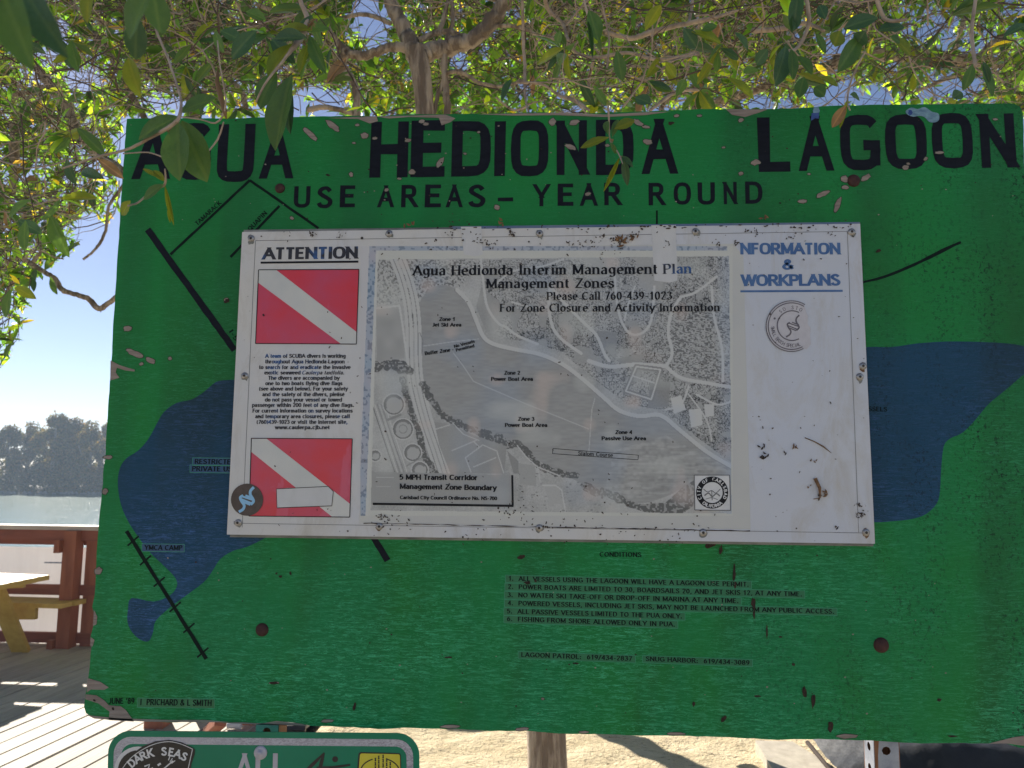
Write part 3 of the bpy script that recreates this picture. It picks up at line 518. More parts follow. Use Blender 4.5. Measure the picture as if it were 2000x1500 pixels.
# ---------------------------------------------------------------- the white information panel screwed onto it
PY = -.020
panel = thing('information_panel', tuple(at(443,1044,PY)), 'white screwed-on information panel with dive flags and an aerial lagoon map', 'sign')
pq = [(473,453),(1680,437),(1709,1062),(443,1044)]
def slab(parent, name, quad, yf, yb, mat, n=1):
    a = [at(*p, yf) for p in quad]; mb = MB(); k = len(a); vs = [(p[0], yf, p[2]) for p in a]+[(p[0], yb, p[2]) for p in a]
    return mb.add(vs, [tuple(range(k)), tuple(range(2*k-1, k-1, -1))]+[(i, k+i, k+(i+1) % k, (i+1) % k) for i in range(k)]).build(name, mat, parent)
slab(panel, 'backing_board', [(476,449),(1680,434),(1706,1067),(449,1049)], -.0075, -.0015, MAT['backsheet'])
slab(panel, 'backing_edge_strip', [(880,442),(1679,433.5),(1679,440),(880,449)], -.0105, -.0078, MAT['backblue'])
slab(panel, 'face_sheet', pq, PY, -.0110, MAT['white'])
A0, A1, A2, A3, A4 = PY-.0003, PY-.0006, PY-.0010, PY-.0014, PY-.0018
def flat(parent, name, loop, Y, mat, holes=(), kind=None):
    mb = MB(); mb.poly([at(x, y, Y) for x, y in loop], Y, [[at(x, y, Y) for x, y in h] for h in holes]); return mb.build(name, mat, parent, kind=kind)
mb = MB()
for q in ([(499,470),(1655,452)],[(499,470),(473,1030)],[(462,1022),(1690,1041)],[(1655,452),(1677,1040)]): line_px(mb, q, 1.0, A0)
mb.build('film_edge_line', MAT['greyprint'], panel)
put_text(panel, 'ATTENTION', (510,507), (701,505), 24, SANSB, MAT['fade'], A1); mb = MB(); line_px(mb, [(509,513),(700,511)], 4, A1); mb.build('underline', MAT['print'], panel)
def flag(c, stripe):
    o = flat(panel, 'dive_flag_print', c, A0, MAT['red']); flat(o, 'flag_stripe', stripe, A1, MAT['flagwhite']); mb = MB()
    for a, b in zip(c, c[1:]+c[:1]): line_px(mb, [a, b], 1.6, A2)
    mb.build('flag_border', MAT['print'], o)
flag([(505,527),(701,526),(696,672),(499,671)], [(505.5,527.5),(540,527.5),(696,648),(695.5,671.5),(665,671),(504,552)])
flag([(491,856),(688,857),(683,1010),(486,1008)], [(491.5,857),(521,857),(683.5,984),(682.5,1009.5),(648,1009),(490,882)])
BODY = [("A team of SCUBA divers is working",517,699,675),("throughout Agua Hedionda Lagoon",518,710,673),("to search for and eradicate the invasive",506,721,685),("exotic seaweed Caulerpa taxifolia.",516,731.5,672),("The divers are accompanied by",524,742,664),("one to two boats flying dive flags",518,752.5,669),
 ("(see above and below). For your safety",506,763,680),("and the safety of the divers, please",512,774,673),("do not pass your vessel or towed",517,784.5,668),("passenger within 200 feet of any dive flags.",492,795,691),("For current information on survey locations",493,806,689),("and temporary area closures, please call",498,817,683),("(760)439-1023 or visit the internet site,",501,828,679),("www.caulerpa.cjb.net",536,838.5,644)]
for i, (t, x0, y, x1) in enumerate(BODY):
    if i == 3:
        put_text(panel, "exotic seaweed", (516,y), (587,y), 7.6, SANSB, MAT['fade'], A1); put_text(panel, "Caulerpa taxifolia.", (590,y), (672,y), 7.6, style(.095,.075,gap=.05,shear=.22,sq=2.6), MAT['fade'], A1)
    else: put_text(panel, t, (x0,y), (x1,y), 7.8, SANSB, MAT['fade'], A1)
put_text(panel, 'NFORMATION', (1444,497), (1644,497), 24, SANSB, MAT['bluehead'], A1); put_text(panel, '&', (1528,527), (1551,527), 22, SANSB, MAT['bluehead'], A1); put_text(panel, 'WORKPLANS', (1446,559), (1642,558), 24, SANSB, MAT['bluehead'], A1)
mb = MB(); line_px(mb, [(1446,569),(1646,568)], 4, A1); mb.build('underline', MAT['bluehead'], panel)
# laminated sheet with the aerial map
lam = flat(panel, 'laminated_sheet', [(716,485),(1432,476),(1452,500),(1466,1034),(702,1021)], A0, MAT['laminate'])
def aerial_map(parent):
    st_ = 1.12; xs = np.arange(704, 1431, st_); ys = np.arange(481, 1008, st_); X, Yp = np.meshgrid(xs, ys); H, W = X.shape
    g = np.random.default_rng(4)
    def vn(s, sx=1, sy=1, seed=0):
        r = np.random.default_rng(seed); u, v = (X-700)/(s*sx), (Yp-470)/(s*sy); iu, iv = u.astype(int), v.astype(int); fu, fv = u-iu, v-iv; fu = fu*fu*(3-2*fu); fv = fv*fv*(3-2*fv)
        A = r.random((int(iv.max())+3, int(iu.max())+3)); return (A[iv,iu]*(1-fu)+A[iv,iu+1]*fu)*(1-fv)+(A[iv+1,iu]*(1-fu)+A[iv+1,iu+1]*fu)*fv
    def inside(poly):
        m = np.zeros(X.shape, bool); n = len(poly)
        for i in range(n):
            (x0, y0), (x1, y1) = poly[i], poly[(i+1) % n]
            if y0 == y1: continue
            c = ((y0 > Yp) != (y1 > Yp)) & (X < (x1-x0)*(Yp-y0)/(y1-y0)+x0); m ^= c
        return m
    def dist(pts):
        d = np.full(X.shape, 1e9)
        for (x0, y0), (x1, y1) in zip(pts, pts[1:]):
            dx, dy = x1-x0, y1-y0; t = np.clip(((X-x0)*dx+(Yp-y0)*dy)/(dx*dx+dy*dy+1e-9), 0, 1); d = np.minimum(d, np.hypot(X-x0-t*dx, Yp-y0-t*dy))
        return d
    fine = g.random(X.shape); fine = (fine+np.roll(fine,1,0)+np.roll(fine,1,1))/3
    land = .50+.14*(vn(26,seed=1)-.5)+.18*(fine-.5)
    # dense housing: squiggles of shadow between pale roofs
    s1, s2 = vn(4.4,seed=2), vn(2.7,seed=3); sq = np.minimum(np.abs(s1-.5), np.abs(s2-.5)*1.1); house = np.where(sq < .055, .15, .44)+.34*(fine-.5)-.10*(vn(40,seed=8) > .62)
    sparse = vn(18,seed=5)
    up = inside([(935,508),(1428,500),(1430,905),(1380,868),(1330,830),(1290,800),(1225,790),(1160,740),(1100,690),(1040,668),(975,660),(945,590)])
    ul = inside([(738,506),(940,508),(900,560),(840,560),(812,640),(800,640),(790,590),(736,598)])
    land -= .05; V = land.copy(); V[ul] = np.where(vn(2.6,seed=6)[ul] < .40, .20, .48)[...]+.3*(fine[ul]-.5)
    hm = up & (sparse > .26); V[hm] = house[hm]; V[up & ~hm] = .38+.1*(fine[up & ~hm]-.5)
    dens = inside([(1300,620),(1428,600),(1428,745),(1360,738),(1300,712)]); V[dens] = np.where(vn(2.1,1.4,.8,seed=12)[dens] < .45, .18, .44)+.3*(fine[dens]-.5)
    for q, k in (([(1165,645),(1205,650),(1200,700),(1180,680)],.30),([(1205,700),(1260,690),(1250,712),(1215,715)],.30),([(1270,745),(1310,745),(1305,795),(1265,798)],.30),([(940,560),(990,600),(975,640),(950,650),(930,600)],.36),([(1240,500),(1300,505),(1290,590),(1250,560)],.42)): m = inside(q); V[m] = k+.08*(fine[m]-.5)
    # lagoon
    NS = [(812,628),(820,590),(838,566),(865,556),(893,566),(915,590),(930,625),(944,657),(965,672),(1005,682),(1055,692),(1100,712),(1140,742),(1180,777),(1210,802),(1250,813),(1290,811),(1330,842),(1380,882),(1430,912)]
    SS = [(1430,965),(1360,942),(1310,966),(1250,984),(1200,970),(1140,945),(1090,922),(1040,893),(1000,868),(950,848),(900,836),(860,812),(838,785),(822,745),(826,700)]
    lg = inside([*crom(NS, 3), *crom(SS, 3)]); wv = .35+.05*(vn(60,seed=9)-.5)+.06*(vn(5,2.5,.6,seed=10)-.5); V[lg] = wv[lg]
    m = inside([(1200,880),(1300,850),(1428,915),(1428,940),(1330,960),(1230,975),(1180,960)]) & lg; V[m] += (.10*(vn(6,seed=14)-.5)+.06*(vn(9,3,.4,seed=15) > .6))[m]
    d = dist([tuple(p) for p in crom(NS[4:], 4)]); V[d < 4] = .58; V[(d > 4) & (d < 5.5) & lg] = .29
    def line(p, w_, v, n=0): m = dist(p) < w_/2; V[m] = v+(n*(fine[m]-.5))
    for p, w_ in (([(939,505),(945,560),(952,600),(972,630),(990,640),(1010,655),(1050,672)],5),([(1075,560),(1072,600),(1080,640),(1100,665),(1135,690)],6),([(1075,560),(1110,600),(1140,630),(1165,655),(1180,690),(1190,705)],6),([(1000,590),(1040,600),(1072,600)],4),([(1200,530),(1205,590),(1215,630),(1232,652),(1255,650),(1272,625),(1278,560)],5),([(1330,580),(1312,610),(1305,650),(1313,690),(1300,715)],6),([(1300,715),(1240,712),(1190,716),(1150,705)],8),([(1300,715),(1330,738),(1380,748),(1428,756)],7),([(1390,560),(1395,620),(1410,680),(1412,745)],5),([(1330,580),(1360,570),(1400,540)],5),([(1240,560),(1225,600),(1220,625)],4),([(965,560),(1000,530),(1060,520),(1100,506)],4),([(1345,755),(1330,790),(1300,800)],4),([(1360,770),(1400,790),(1425,785)],4),([(1345,770),(1380,820),(1390,860)],3)): line([tuple(q) for q in crom(p, 4)], w_, .58)
    # condo ring, school blocks
    q = [(1243,716),(1290,722),(1272,780),(1222,764)]; line(q+q[:1], 10, .28); line([(1238,735),(1278,748)], 3, .56); line(q+q[:1], 3, .60)
    for q in ([(1310,778),(1330,772),(1340,800),(1316,808)],[(1345,800),(1370,798),(1372,830),(1350,835)],[(1375,790),(1395,790),(1395,812),(1378,815)]): m = inside(q); V[m] = .6
    # freeway
    for off in (0, 17): fw = [tuple(p) for p in crom([(768+off,506),(783+off,545),(794+off,590),(799+off,640),(800+off,700),(805+off,752),(822+off,820),(842+off,880),(858+off,930)], 5)]; line(fw, 14, .57, .05); line(fw, 1.6, .28)
    line([(820,650),(826,665),(824,690)], 1.5, .25)
    tree = lambda p, w_, a=.16: V.__setitem__((dist(p) < (w_/2)*(.7+.7*vn(7,seed=21))), a) 
    def trees(p, w_):
        m = dist([tuple(q) for q in crom(p, 4)]) < (w_/2)*(.6+.9*vn(7,seed=21)); V[m] = .13+.22*(vn(2.8,seed=22)[m] > .66)+.1*(fine[m]-.5)
    trees([(786,742),(796,780),(804,808),(818,845),(828,885),(848,925)], 13); trees([(826,750),(840,776),(862,808),(892,826),(925,840),(950,848)], 13); trees([(945,848),(970,862),(985,872),(1010,866),(1030,885),(1045,900),(1060,912),(1090,924),(1125,930)], 13)
    trees([(738,718),(765,712),(797,722)], 20); trees([(950,850),(975,860)], 22); trees([(1142,950),(1165,960),(1200,968),(1212,975)], 15)
    m = inside([(1205,968),(1250,985),(1300,982),(1335,950),(1356,938),(1358,985),(1335,1002),(1270,1003),(1225,990)]) ; V[m] = np.where(vn(3.4,seed=31)[m] < .6, .13, .34)
    # small lagoon top left
    m = inside([(735,605),(780,600),(786,640),(790,700),(736,706)]); V[m] = (.40+.08*(vn(20,seed=33)-.5))[m]; line([(735,602),(780,597),(787,640),(795,700)], 4, .6)
    # tank farm, rail lines, fields
    for off, v in ((0,.2),(5,.6),(10,.3),(14,.55),(18,.3),(24,.6)): line([(727+off,790),(745+off,845),(772+off,925)], 1.8, v)
    line([(727,790),(724,740)], 2, .5)
    for cx, cy, r in ((769,790,18.5),(787,838,18),(806,884,15),(820,918,14),(733,890,9)):
        d = np.hypot(X-cx, (Yp-cy)); V[d < r+4] = .56; V[d < r] = .47; V[np.abs(d-r) < 1.3] = .2; m = (np.abs(d-r+2.5) < 1.6) & ((X-cx)+(Yp-cy)*1.5 < -2); V[m] = .25
    d = np.hypot(X-787, Yp-838); V[(np.abs(d-8) < .9) & (X > 780)] = .3; line([(757,820),(782,810)], 5, .30); line([(794,910),(825,893)], 2, .3)
    fields = inside([(848,824),(880,828),(925,850),(990,872),(985,925),(880,925),(858,870)]); V[fields] = (.36+.06*(vn(22,seed=41)-.5)+.05*(fine-.5))[fields]
    for p in ([(852,838),(878,830)],[(883,880),(930,860)],[(909,894),(943,869)],[(925,912),(968,894)],[(909,894),(920,922)],[(970,880),(984,924)],[(925,862),(935,872)],[(943,869),(968,880)],[(884,826),(905,848),(935,860)]): line(p, 2.2, .56)
    for q, k in (([(990,880),(1012,900),(1020,925),(1003,925)],.30),([(1012,905),(1045,908),(1048,950),(1015,945)],.40),([(1062,950),(1092,950),(1098,985),(1075,985)],.46)): m = inside(q); V[m] = k+.05*(fine[m]-.5)
    line([(1010,870),(1030,895),(1050,912),(1095,930)], 2.5, .56); line([(1050,912),(1055,940)], 2, .56); line([(1060,948),(1085,948),(1097,957),(1105,1003)], 2.5, .58); line([(1063,952),(1072,1003)], 2, .5)
    for _ in range(60): cx, cy = g.uniform(1000,1200), g.uniform(925,1003); V[np.hypot((X-cx)/2, Yp-cy) < g.uniform(.6,1.5)] = .28
    # printed zone boundaries
    for p in ([(886,690),(905,715),(925,745),(1030,790),(1150,838)],[(1162,778),(1156,800),(1150,885)],[(826,676),(880,668),(935,662)]): line(p, 1.8, .52)
    # key box, paper margins
    m = inside([(725,921),(1001,928),(1001,986),(725,985)]); V[m] = (.37+.03*(fine-.5))[m]; line([(735,932),(769,932)], 1.2, .56); line([(735,950),(762,950)], 1.2, .5)
    rgb = np.stack([V*1.0, V*.995, V*.955], -1)
    # water damage: bluish, pinkish and bleached areas
    f = np.clip((vn(70,seed=51)-.55)*3, 0, 1)[..., None]; rgb = rgb*(1-f*.35)+f*.35*np.array([.42,.52,.66])*np.clip(V+.35, 0, 1)[..., None]
    f = np.clip((vn(45,seed=52)-.72)*4, 0, 1)[..., None]; rgb = rgb*(1-f*.5)+f*.5*np.array([.66,.54,.47])
    f = np.clip((vn(55,seed=53)-.66)*4, 0, 1)[..., None]; rgb = rgb*(1-f*.45)+f*.45*np.array([.60,.61,.57])
    f = np.clip((X-1395)/35, 0, 1)[..., None]*.4; rgb = rgb*(1-f)+f*np.array([.40,.52,.72])*np.clip(V+.4, 0, 1)[..., None]
    inner = inside([(738,507),(1424,500),(1429,1003),(724,997)]); fr = ~inner & (X > 737-(Yp-490)*.04)
    rgb[fr] = (np.array([.60,.60,.55])+.03*(fine[fr][:,None]-.5))
    out = X <= 737-(Yp-490)*.04; b = vn(30,seed=61)[..., None]*np.ones(3); pal = np.array([.33,.42,.52])*(b)+np.array([.46,.45,.50])*(1-b); tx = ((vn(4,seed=62) < .35)*.18)[..., None]
    rgb[out] = (pal-tx)[out]; e = np.abs(X-(737-(Yp-490)*.04)) < 2.5; rgb[e & ~inner] = (.62,.62,.58); m = (Yp < 489) & (X < 1420); rgb[m] = ((pal*.8+.1)-tx)[m]
    m = out & (X < 737-(Yp-490)*.04-16); rgb[m] = (.60,.59,.60)
    P = np.stack([X.ravel(), Yp.ravel()], -1); dirs = np.stack([(P[:,0]-1000)/F, np.ones(len(P)), (750-P[:,1])/F], -1) @ RM.T; t = ((A1-CAM[1])/dirs[:,1])[:,None]; V3 = CAM+dirs*t; V3[:,1] = A1
    i = np.arange(H*W).reshape(H, W); Fc = np.stack([i[:-1,:-1], i[1:,:-1], i[1:,1:], i[:-1,1:]], -1).reshape(-1, 4)
    k = NT('aerial_photo_print', .36, .45); a = k.n('ShaderNodeAttribute', attribute_name='tint'); k.col(a.outputs['Color'])
    return fastmesh('aerial_map_print', V3, Fc, k.m, parent, np.concatenate([np.clip(rgb, .01, .8).reshape(-1, 3), np.ones((H*W, 1))], 1))
aerial_map(lam)
for t, a, b, cap, st_, m_ in (("Agua Hedionda Interim Management",(803,538),(1284,535),20,SERIF,'print'),("Plan",(1294,535),(1352,534),20,SERIF,'fade'),("Management Zones",(948,563),(1200,562),19,SERIF,'print'),("Please Call 760-439-1023",(1067,586),(1313,585),16,SERIF,'print'),("For Zone Closure and Activity Information",(975,609),(1407,608),16,SERIF,'print'),
  ("Zone 1",(857,627),(889,627),7.5,SANSB,'print'),("Jet Ski Area",(844,638),(901,638),7.5,SANSB,'print'),("Buffer Zone -",(830,694),(886,686),7.5,SANSB,'print'),("No Vessels",(887,680),(928,669),6.5,SANSB,'print'),("Permitted",(891,687),(927,678),6.5,SANSB,'print'),
  ("Zone 2",(984,732),(1016,732),7.8,SANSB,'print'),("Power Boat Area",(959,744),(1041,744),7.8,SANSB,'print'),("Zone 3",(1011,822),(1044,822),7.8,SANSB,'print'),("Power Boat Area",(986,834),(1069,834),7.8,SANSB,'print'),("Zone 4",(1201,848),(1235,848),7.8,SANSB,'print'),("Passive Use Area",(1175,860),(1262,860),7.8,SANSB,'print'),
  ("Slalom Course",(1129,889),(1197,893),8,SANS,'print'),("5 MPH Transit Corridor",(780,937),(932,938),10.5,SANSB,'print'),("Management Zone Boundary",(780,955),(971,958),10.5,SANSB,'print'),("Carlsbad City Council Ordinance No. NS-700",(781,975),(971,977),7,SANSB,'print')):
    put_text(lam, t, a, b, cap, st_, MAT[m_], A3)
mb = MB(); line_px(mb, [(728,984),(1003,988)], 4.5, A2); line_px(mb, [(1000.5,928),(1001.5,988)], 4, A2-.0001)
sr = [(1080,876),(1247,889),(1246,898),(1079,886),(1080,876)]
for a, b in zip(sr, sr[1:]): line_px(mb, [a, b], 1.1, A2)
mb.build('printed_rules', MAT['print'], lam)
circ = lambda cx, cy, r, n=32, a0=0, a1=360: [(cx+r*math.cos(R(a0+(a1-a0)*i/n)), cy-r*math.sin(R(a0+(a1-a0)*i/n))) for i in range(n if a1-a0 == 360 else n+1)]
seal = flat(lam, 'city_seal', [(1356,928),(1425,928),(1427,997),(1357,996)], A2, MAT['cream'])
flat(seal, 'seal_ring', circ(1391,962,31.5), A3, MAT['print'], [circ(1391,962,20.5)]); mb = MB()
for a, b in zip([(1356,928),(1425,928),(1427,997),(1357,996)], [(1425,928),(1427,997),(1357,996),(1356,928)]): line_px(mb, [a, b], 1.8, A3)
line_px(mb, crom([(1374,955),(1382,961),(1390,958),(1398,963),(1407,955)], 3), 1.5, A3); line_px(mb, crom([(1376,968),(1384,963),(1391,970),(1399,964),(1406,969)], 3), 2.5, A3); line_px(mb, [(1390,958),(1391,977)], 1.6, A3); line_px(mb, crom([(1378,975),(1390,972),(1402,976)], 3), 1.3, A3)
mb.build('seal_drawing', MAT['greyprint'], seal)
arc_text(seal, 'CITY OF CARLSBAD', (1391,962), 23, 205, -22, 6.6, SANSB, MAT['cream'], A4); arc_text(seal, 'CALIFORNIA', (1391,962), 29.5, 232, 308, 6.6, SANSB, MAT['cream'], A4, inside=True)
# stickers, tape, screws, dirt
tp_ = flat(panel, 'white_tape', [(540,955),(560,953),(600,952),(641,950),(651,960),(648,975),(649,988),(600,990),(541,992)], A2, MAT['tape'])
mb = MB(); line_px(mb, [(540,955),(641,950),(651,960),(648,988)], 1.2, A3); line_px(mb, [(541,992),(648,988)], 1.4, A3); line_px(mb, [(540,955),(541,992)], .8, A3); mb.build('tape_edge', MAT['speck'], tp_)
for x0, x1, y0, y1 in ((900,940,443,497),(1272,1320,440,548)): flat(panel, 'old_tape', [(x0,y0),(x1,y0-.5),(x1+3,y1),(x1-12,y1+4),(x0+6,y1)], A2+.0001, MAT['tape'])
def logo(mb, cx, cy, s, Y, wpx):       # the curling double-stroke mark
    T = lambda u, v: (cx+u*s, cy-v*s)
    line_px(mb, [T(*p) for p in crom([(-.62,-.95),(-.30,-.75),(-.20,-.45),(-.42,-.1),(-.50,.18),(-.28,.32)], 4)], wpx*.9, Y)
    line_px(mb, [T(*p) for p in crom([(.55,.98),(.30,.70),(.28,.40),(.48,.05),(.52,-.15),(.30,-.38)], 4)], wpx*.9, Y)
    for a, b in (((-.36,.26),(.48,-.02)),((-.42,.04),(.42,-.30)),((-.10,.34),(.52,.12)),((-.34,-.16),(.28,-.40))): line_px(mb, [T(*a), T(*b)], wpx*.62, Y-.00002)
o = flat(panel, 'round_sticker', circ(482.5,976,31.5), A3, MAT['stickbrown']); mb = MB(); logo(mb, 482, 976, 25, A4, 6); mb.build('sticker_mark', MAT['stickblue'], o)
torn = circ(1546,637,50,30,62,298); torn += [(1576,682),(1584,672),(1582,655),(1583,640),(1577,632),(1578,618),(1573,604),(1571,597)]
o = flat(panel, 'torn_round_sticker', torn, A2, MAT['stickgrey'], ); mb = MB()
line_px(mb, circ(1546,637,49.5,40,58,298), 1.8, A3); line_px(mb, circ(1546,637,45.5,40,58,298), 2.0, A3); line_px(mb, circ(1547,636,29,30,62,298), 2.2, A3); logo(mb, 1549, 637, 22, A3, 3.4); mb.poly([at(*p, A3) for p in circ(1513,622,2.2,8)], A3); mb.build('sticker_mark', MAT['stickink'], o)
arc_text(o, 'SD STO', (1547,637), 33, 128, 62, 7, SANS, MAT['stickink'], A3); arc_text(o, 'SMALL BATCH SPECIAL', (1547,637), 41.5, 184, 292, 7, SANS, MAT['stickink'], A3, inside=True)
for x, y in ((491,466),(760,456),(1054,456),(1358,452),(1663,453),(478,734),(1685,715),(1679,736),(465,1021),(741,1028),(1053,1031),(1373,1040),(1691,1040)):
    c = at(x, y, PY); mb = MB(); mb.lathe(c, [(.0072,0),(.0068,.0016),(.0045,.0030),(.0030,.0032)], 14); o = mb.build('screw', MAT['screw'], panel, True)
    mb = MB(); mb.lathe((c[0], c[1]-.0033, c[2]), [(.0026,0),(.0026,.0003)], 8); mb.build('screw_recess', MAT['screwdark'], o)
    mb = MB(); mb.poly(blob(x+random.uniform(-1,1), y+2.5, 6.6, 8.2, 0, A1, 12, .5), A1); mb.build('rust_ring', MAT['tan'] if random.random() < .25 else MAT['backsheet'], o)
dirt = MB(); rr = random.Random(3)
def clump(cx, cy, s, n, m=None):
    for _ in range(n): dirt.poly(blob(cx+rr.gauss(0,s), cy+rr.gauss(0,s*.6), rr.uniform(.8,2.6), rr.uniform(.6,1.8), rr.uniform(0,180), A4-.0004, 7, .6), A4-.0004-rr.random()*.0003)
for cx, cy, s, n in ((1210,472,9,22),(1235,460,6,16),(1000,457,4,14),(938,470,9,14),(960,478,8,10),(1112,475,5,6),(1140,478,6,8),(1175,465,5,6),(1305,478,10,6),(1405,476,6,6),(1437,474,4,8),(880,448,25,22),(610,458,4,10),(665,460,5,7),(560,459,8,4),(1560,452,18,9),(1640,455,14,8),(1480,453,12,9),(1540,462,8,5),(1680,1005,5,26),(1678,985,3,10),(1635,1030,4,5),(745,1010,7,16),(790,1017,12,10),(1010,998,20,30),(1330,1037,25,16),(1090,1030,30,20),(1230,1036,40,24),(930,1028,30,12),(745,1022,20,14),(1180,482,30,26),(850,474,14,6)): clump(cx, cy, s, n)
for _ in range(170): clump(rr.uniform(480,1690), rr.uniform(448,1045), 1, 1)
for _ in range(60):
    x = rr.uniform(880,1670); dirt.poly(blob(x, 441+(880-x)*.006+rr.uniform(0,9), rr.uniform(1,4), rr.uniform(.8,2), 0, A4-.0006, 7, .6), A4-.0006)
dirt.build('dirt_specks', MAT['speck'], panel, kind='stuff')
mb = MB(); line_px(mb, sub((710,1022),(1465,1037),60), 1.3, A4, 1.4); mb.build('dirty_seam', MAT['speck'], panel)
def debris(cx, cy, s, mat, n=5):
    mb = MB(); c0 = at(cx, cy, PY-.002)
    for _ in range(n):
        o_ = Vector((random.gauss(0,1)*s*.4, -abs(random.gauss(0,.3))*s*.3, random.gauss(0,1)*s*.4)); a = random.uniform(0,6); dv = Vector((math.cos(a), random.uniform(-.3,.3), math.sin(a)))*s*.45
        p = Vector(c0)+o_; mb.tube([p-dv, p, p+dv*.9+Vector((0,-.001,.001))], [s*.05, s*.2, s*.03], 5, .5)
    o = mb.build('dry_debris', MAT[mat], panel)
for cx, cy, s, m_, n in ((1488,877,.0085,'darkdebris',4),(1493,892,.009,'darkdebris',6),(1538,883,.006,'darkdebris',3),(1552,874,.008,'tan',4),(1590,899,.006,'tan',3),(1610,963,.010,'tan',4),(1600,970,.008,'darkdebris',4),(1580,951,.006,'tan',3),(1212,470,.014,'tan',6),(1236,462,.010,'tan',4),(1000,452,.006,'darkdebris',4),(800,442,.012,'tan',4),(1492,430,.011,'tan',3),(980,432,.012,'tan',4),(1634,1031,.004,'darkdebris',3)): debris(cx, cy, s, m_, n)
c0, c1 = at(1592,934,PY-.003), at(1602,972,PY-.003); mb = MB(); mb.tube([c0, (c0*.5+c1*.5)+np.array([.003,-.003,0]), c1, at(1589,975,PY-.003)], [.0035,.003,.0012,.0006], 6, .3); mb.build('seed_pod', MAT['tan'], panel)
mb = MB(); mb.tube([at(1572,855,PY-.001), at(1590,862,PY-.002), at(1608,872,PY-.002), at(1624,885,PY-.001)], [.0008,.0011,.0011,.0004], 4, .5); mb.build('dry_twig', MAT['tan'], panel)
for x, y in ((707,465),(883,459),(1033,472)): flat(panel, 'drilled_hole', circ(x, y, 2.8 if x == 707 else 1.8, 10), A3, MAT['screwdark'])

# ---------------------------------------------------------------- street sign bolted below
SY = -.034
ssign = thing('street_sign', tuple(at(515,1560,SY)), 'green street sign with white border, bolt and stickers, just below the big board', 'sign')
def rrect(x0, x1, yt0, yt1, r, ybot, n=8):
    yl = lambda x: yt0+(yt1-yt0)*(x-x0)/(x1-x0); o = []
    for i in range(n+1): a = R(180-90*i/n); o.append((x0+r+r*math.cos(a), yl(x0)+r-r*math.sin(a)))
    for i in range(n+1): a = R(90-90*i/n); o.append((x1-r+r*math.cos(a), yl(x1)+r-r*math.sin(a)))
    for i in range(n+1): a = R(-90*i/n); o.append((x1+2-r+r*math.cos(a), ybot-r-r*math.sin(a)))
    for i in range(n+1): a = R(-90-90*i/n); o.append((x0-6+r+r*math.cos(a), ybot-r-r*math.sin(a)))
    return o
slab(ssign, 'sign_plate', rrect(211,819,1427.5,1432,44,1806), SY, SY+.002, MAT['signgreen'])
flat(ssign, 'reflective_border', rrect(222,807,1439,1444,34,1794), SY-.0003, MAT['ring'], [rrect(237,794,1453,1458,22,1780)])
for ch, x0, x1 in (('A',456,497),('L',498,527),('L',532,561)): put_text(ssign, ch, (x0,1528), (x1,1528.3), 53, style(.085,.085,sq=3.6), MAT['silver'], SY-.0004)
c = at(509,1470,SY); mb = MB(); mb.lathe(c, [(.0125,0),(.0122,.002),(.009,.0034),(.0045,.0037),(.0042,.0062),(.001,.0068)], 18); mb.build('bolt_head', MAT['silver'], ssign, True)
T0, T1, T2 = SY-.0006, SY-.0010, SY-.0014
o = flat(ssign, 'black_round_sticker', circ(270,1505,47), T0, MAT['cream']); flat(o, 'black_disc', circ(271,1506,41), T0-.0002, MAT['black']); mb = MB(); line_px(mb, [(261,1466),(267,1459),(266,1466)], 1.6, T1); line_px(mb, circ(270,1505,44.5,30,20,160), 1, T0-.00025); mb.build('sticker_mark', MAT['cream'], o)
shape = [(200,1530),(226,1508),(238,1492),(255,1474),(278,1458),(303,1448),(330,1445),(355,1450),(376,1460),(381,1464),(380,1474),(374,1492),(370,1530)]
o = flat(ssign, 'shield_sticker', shape, T1, MAT['black']); mb = MB(); line_px(mb, crom([(236,1506),(247,1490),(262,1475),(284,1461),(306,1452),(330,1448.5),(353,1453),(376,1463)], 3), 1.4, T2); line_px(mb, [(376,1463),(366,1508)], 1.4, T2)
line_px(mb, [(318,1503),(338,1486)], 2.6, T2)
for d in (-5,0,5): line_px(mb, [(332+d*.6,1488+d*.6),(337+d,1481+d*.9)], 1.8, T2-.00003*d)
line_px(mb, [(308,1495),(314,1491)], 4, T2); line_px(mb, [(282,1497),(292,1493),(289,1503)], 3, T2); line_px(mb, [(286,1506),(299,1500)], 3, T2); mb.build('sticker_mark', MAT['cream'], o)
arc_text(o, 'DARK SEAS', (318,1560), 84, 131, 63, 17, style(.105,.10,gap=0), MAT['cream'], T2)
mb = MB(); line_px(mb, [(600,1503),(612,1492),(632,1472)], [6,7,3], T0); line_px(mb, [(633,1470),(628,1488),(624,1506)], [3,7,7], T0-.0001); mb.poly([at(*p, T0) for p in circ(654.5,1483,5.8,14)], T0); line_px(mb, [(618,1499),(650,1499),(684,1494)], [3,5,4], T0-.0002); mb.build('marker_scrawl', MAT['black'], ssign)
o = flat(ssign, 'yellow_sticker', rrect(700,783,1469,1471,5,1552,4), T0, MAT['black']); flat(o, 'yellow_field', rrect(703,781,1471.5,1473,4,1549,4), T0-.0002, MAT['yellow']); mb = MB()
line_px(mb, [(742+38*math.cos(R(a)), 1508-27*math.sin(R(a))) for a in range(5,70,8)], 2.4, T1); line_px(mb, [(742+38*math.cos(R(a)), 1508-27*math.sin(R(a))) for a in range(112,176,8)], 2.4, T1)
for fx, top in ((733,1480),(739.5,1476),(748,1474),(755,1481),(762,1488)):
    y = top
    while y < 1520: line_px(mb, [(fx, y), (fx+.4, y+3), (fx+.2, y+7)], [3.6,2.2,3.6], T1-.0001); y += 8.4
mb.build('skeleton_hand', MAT['black'], o)
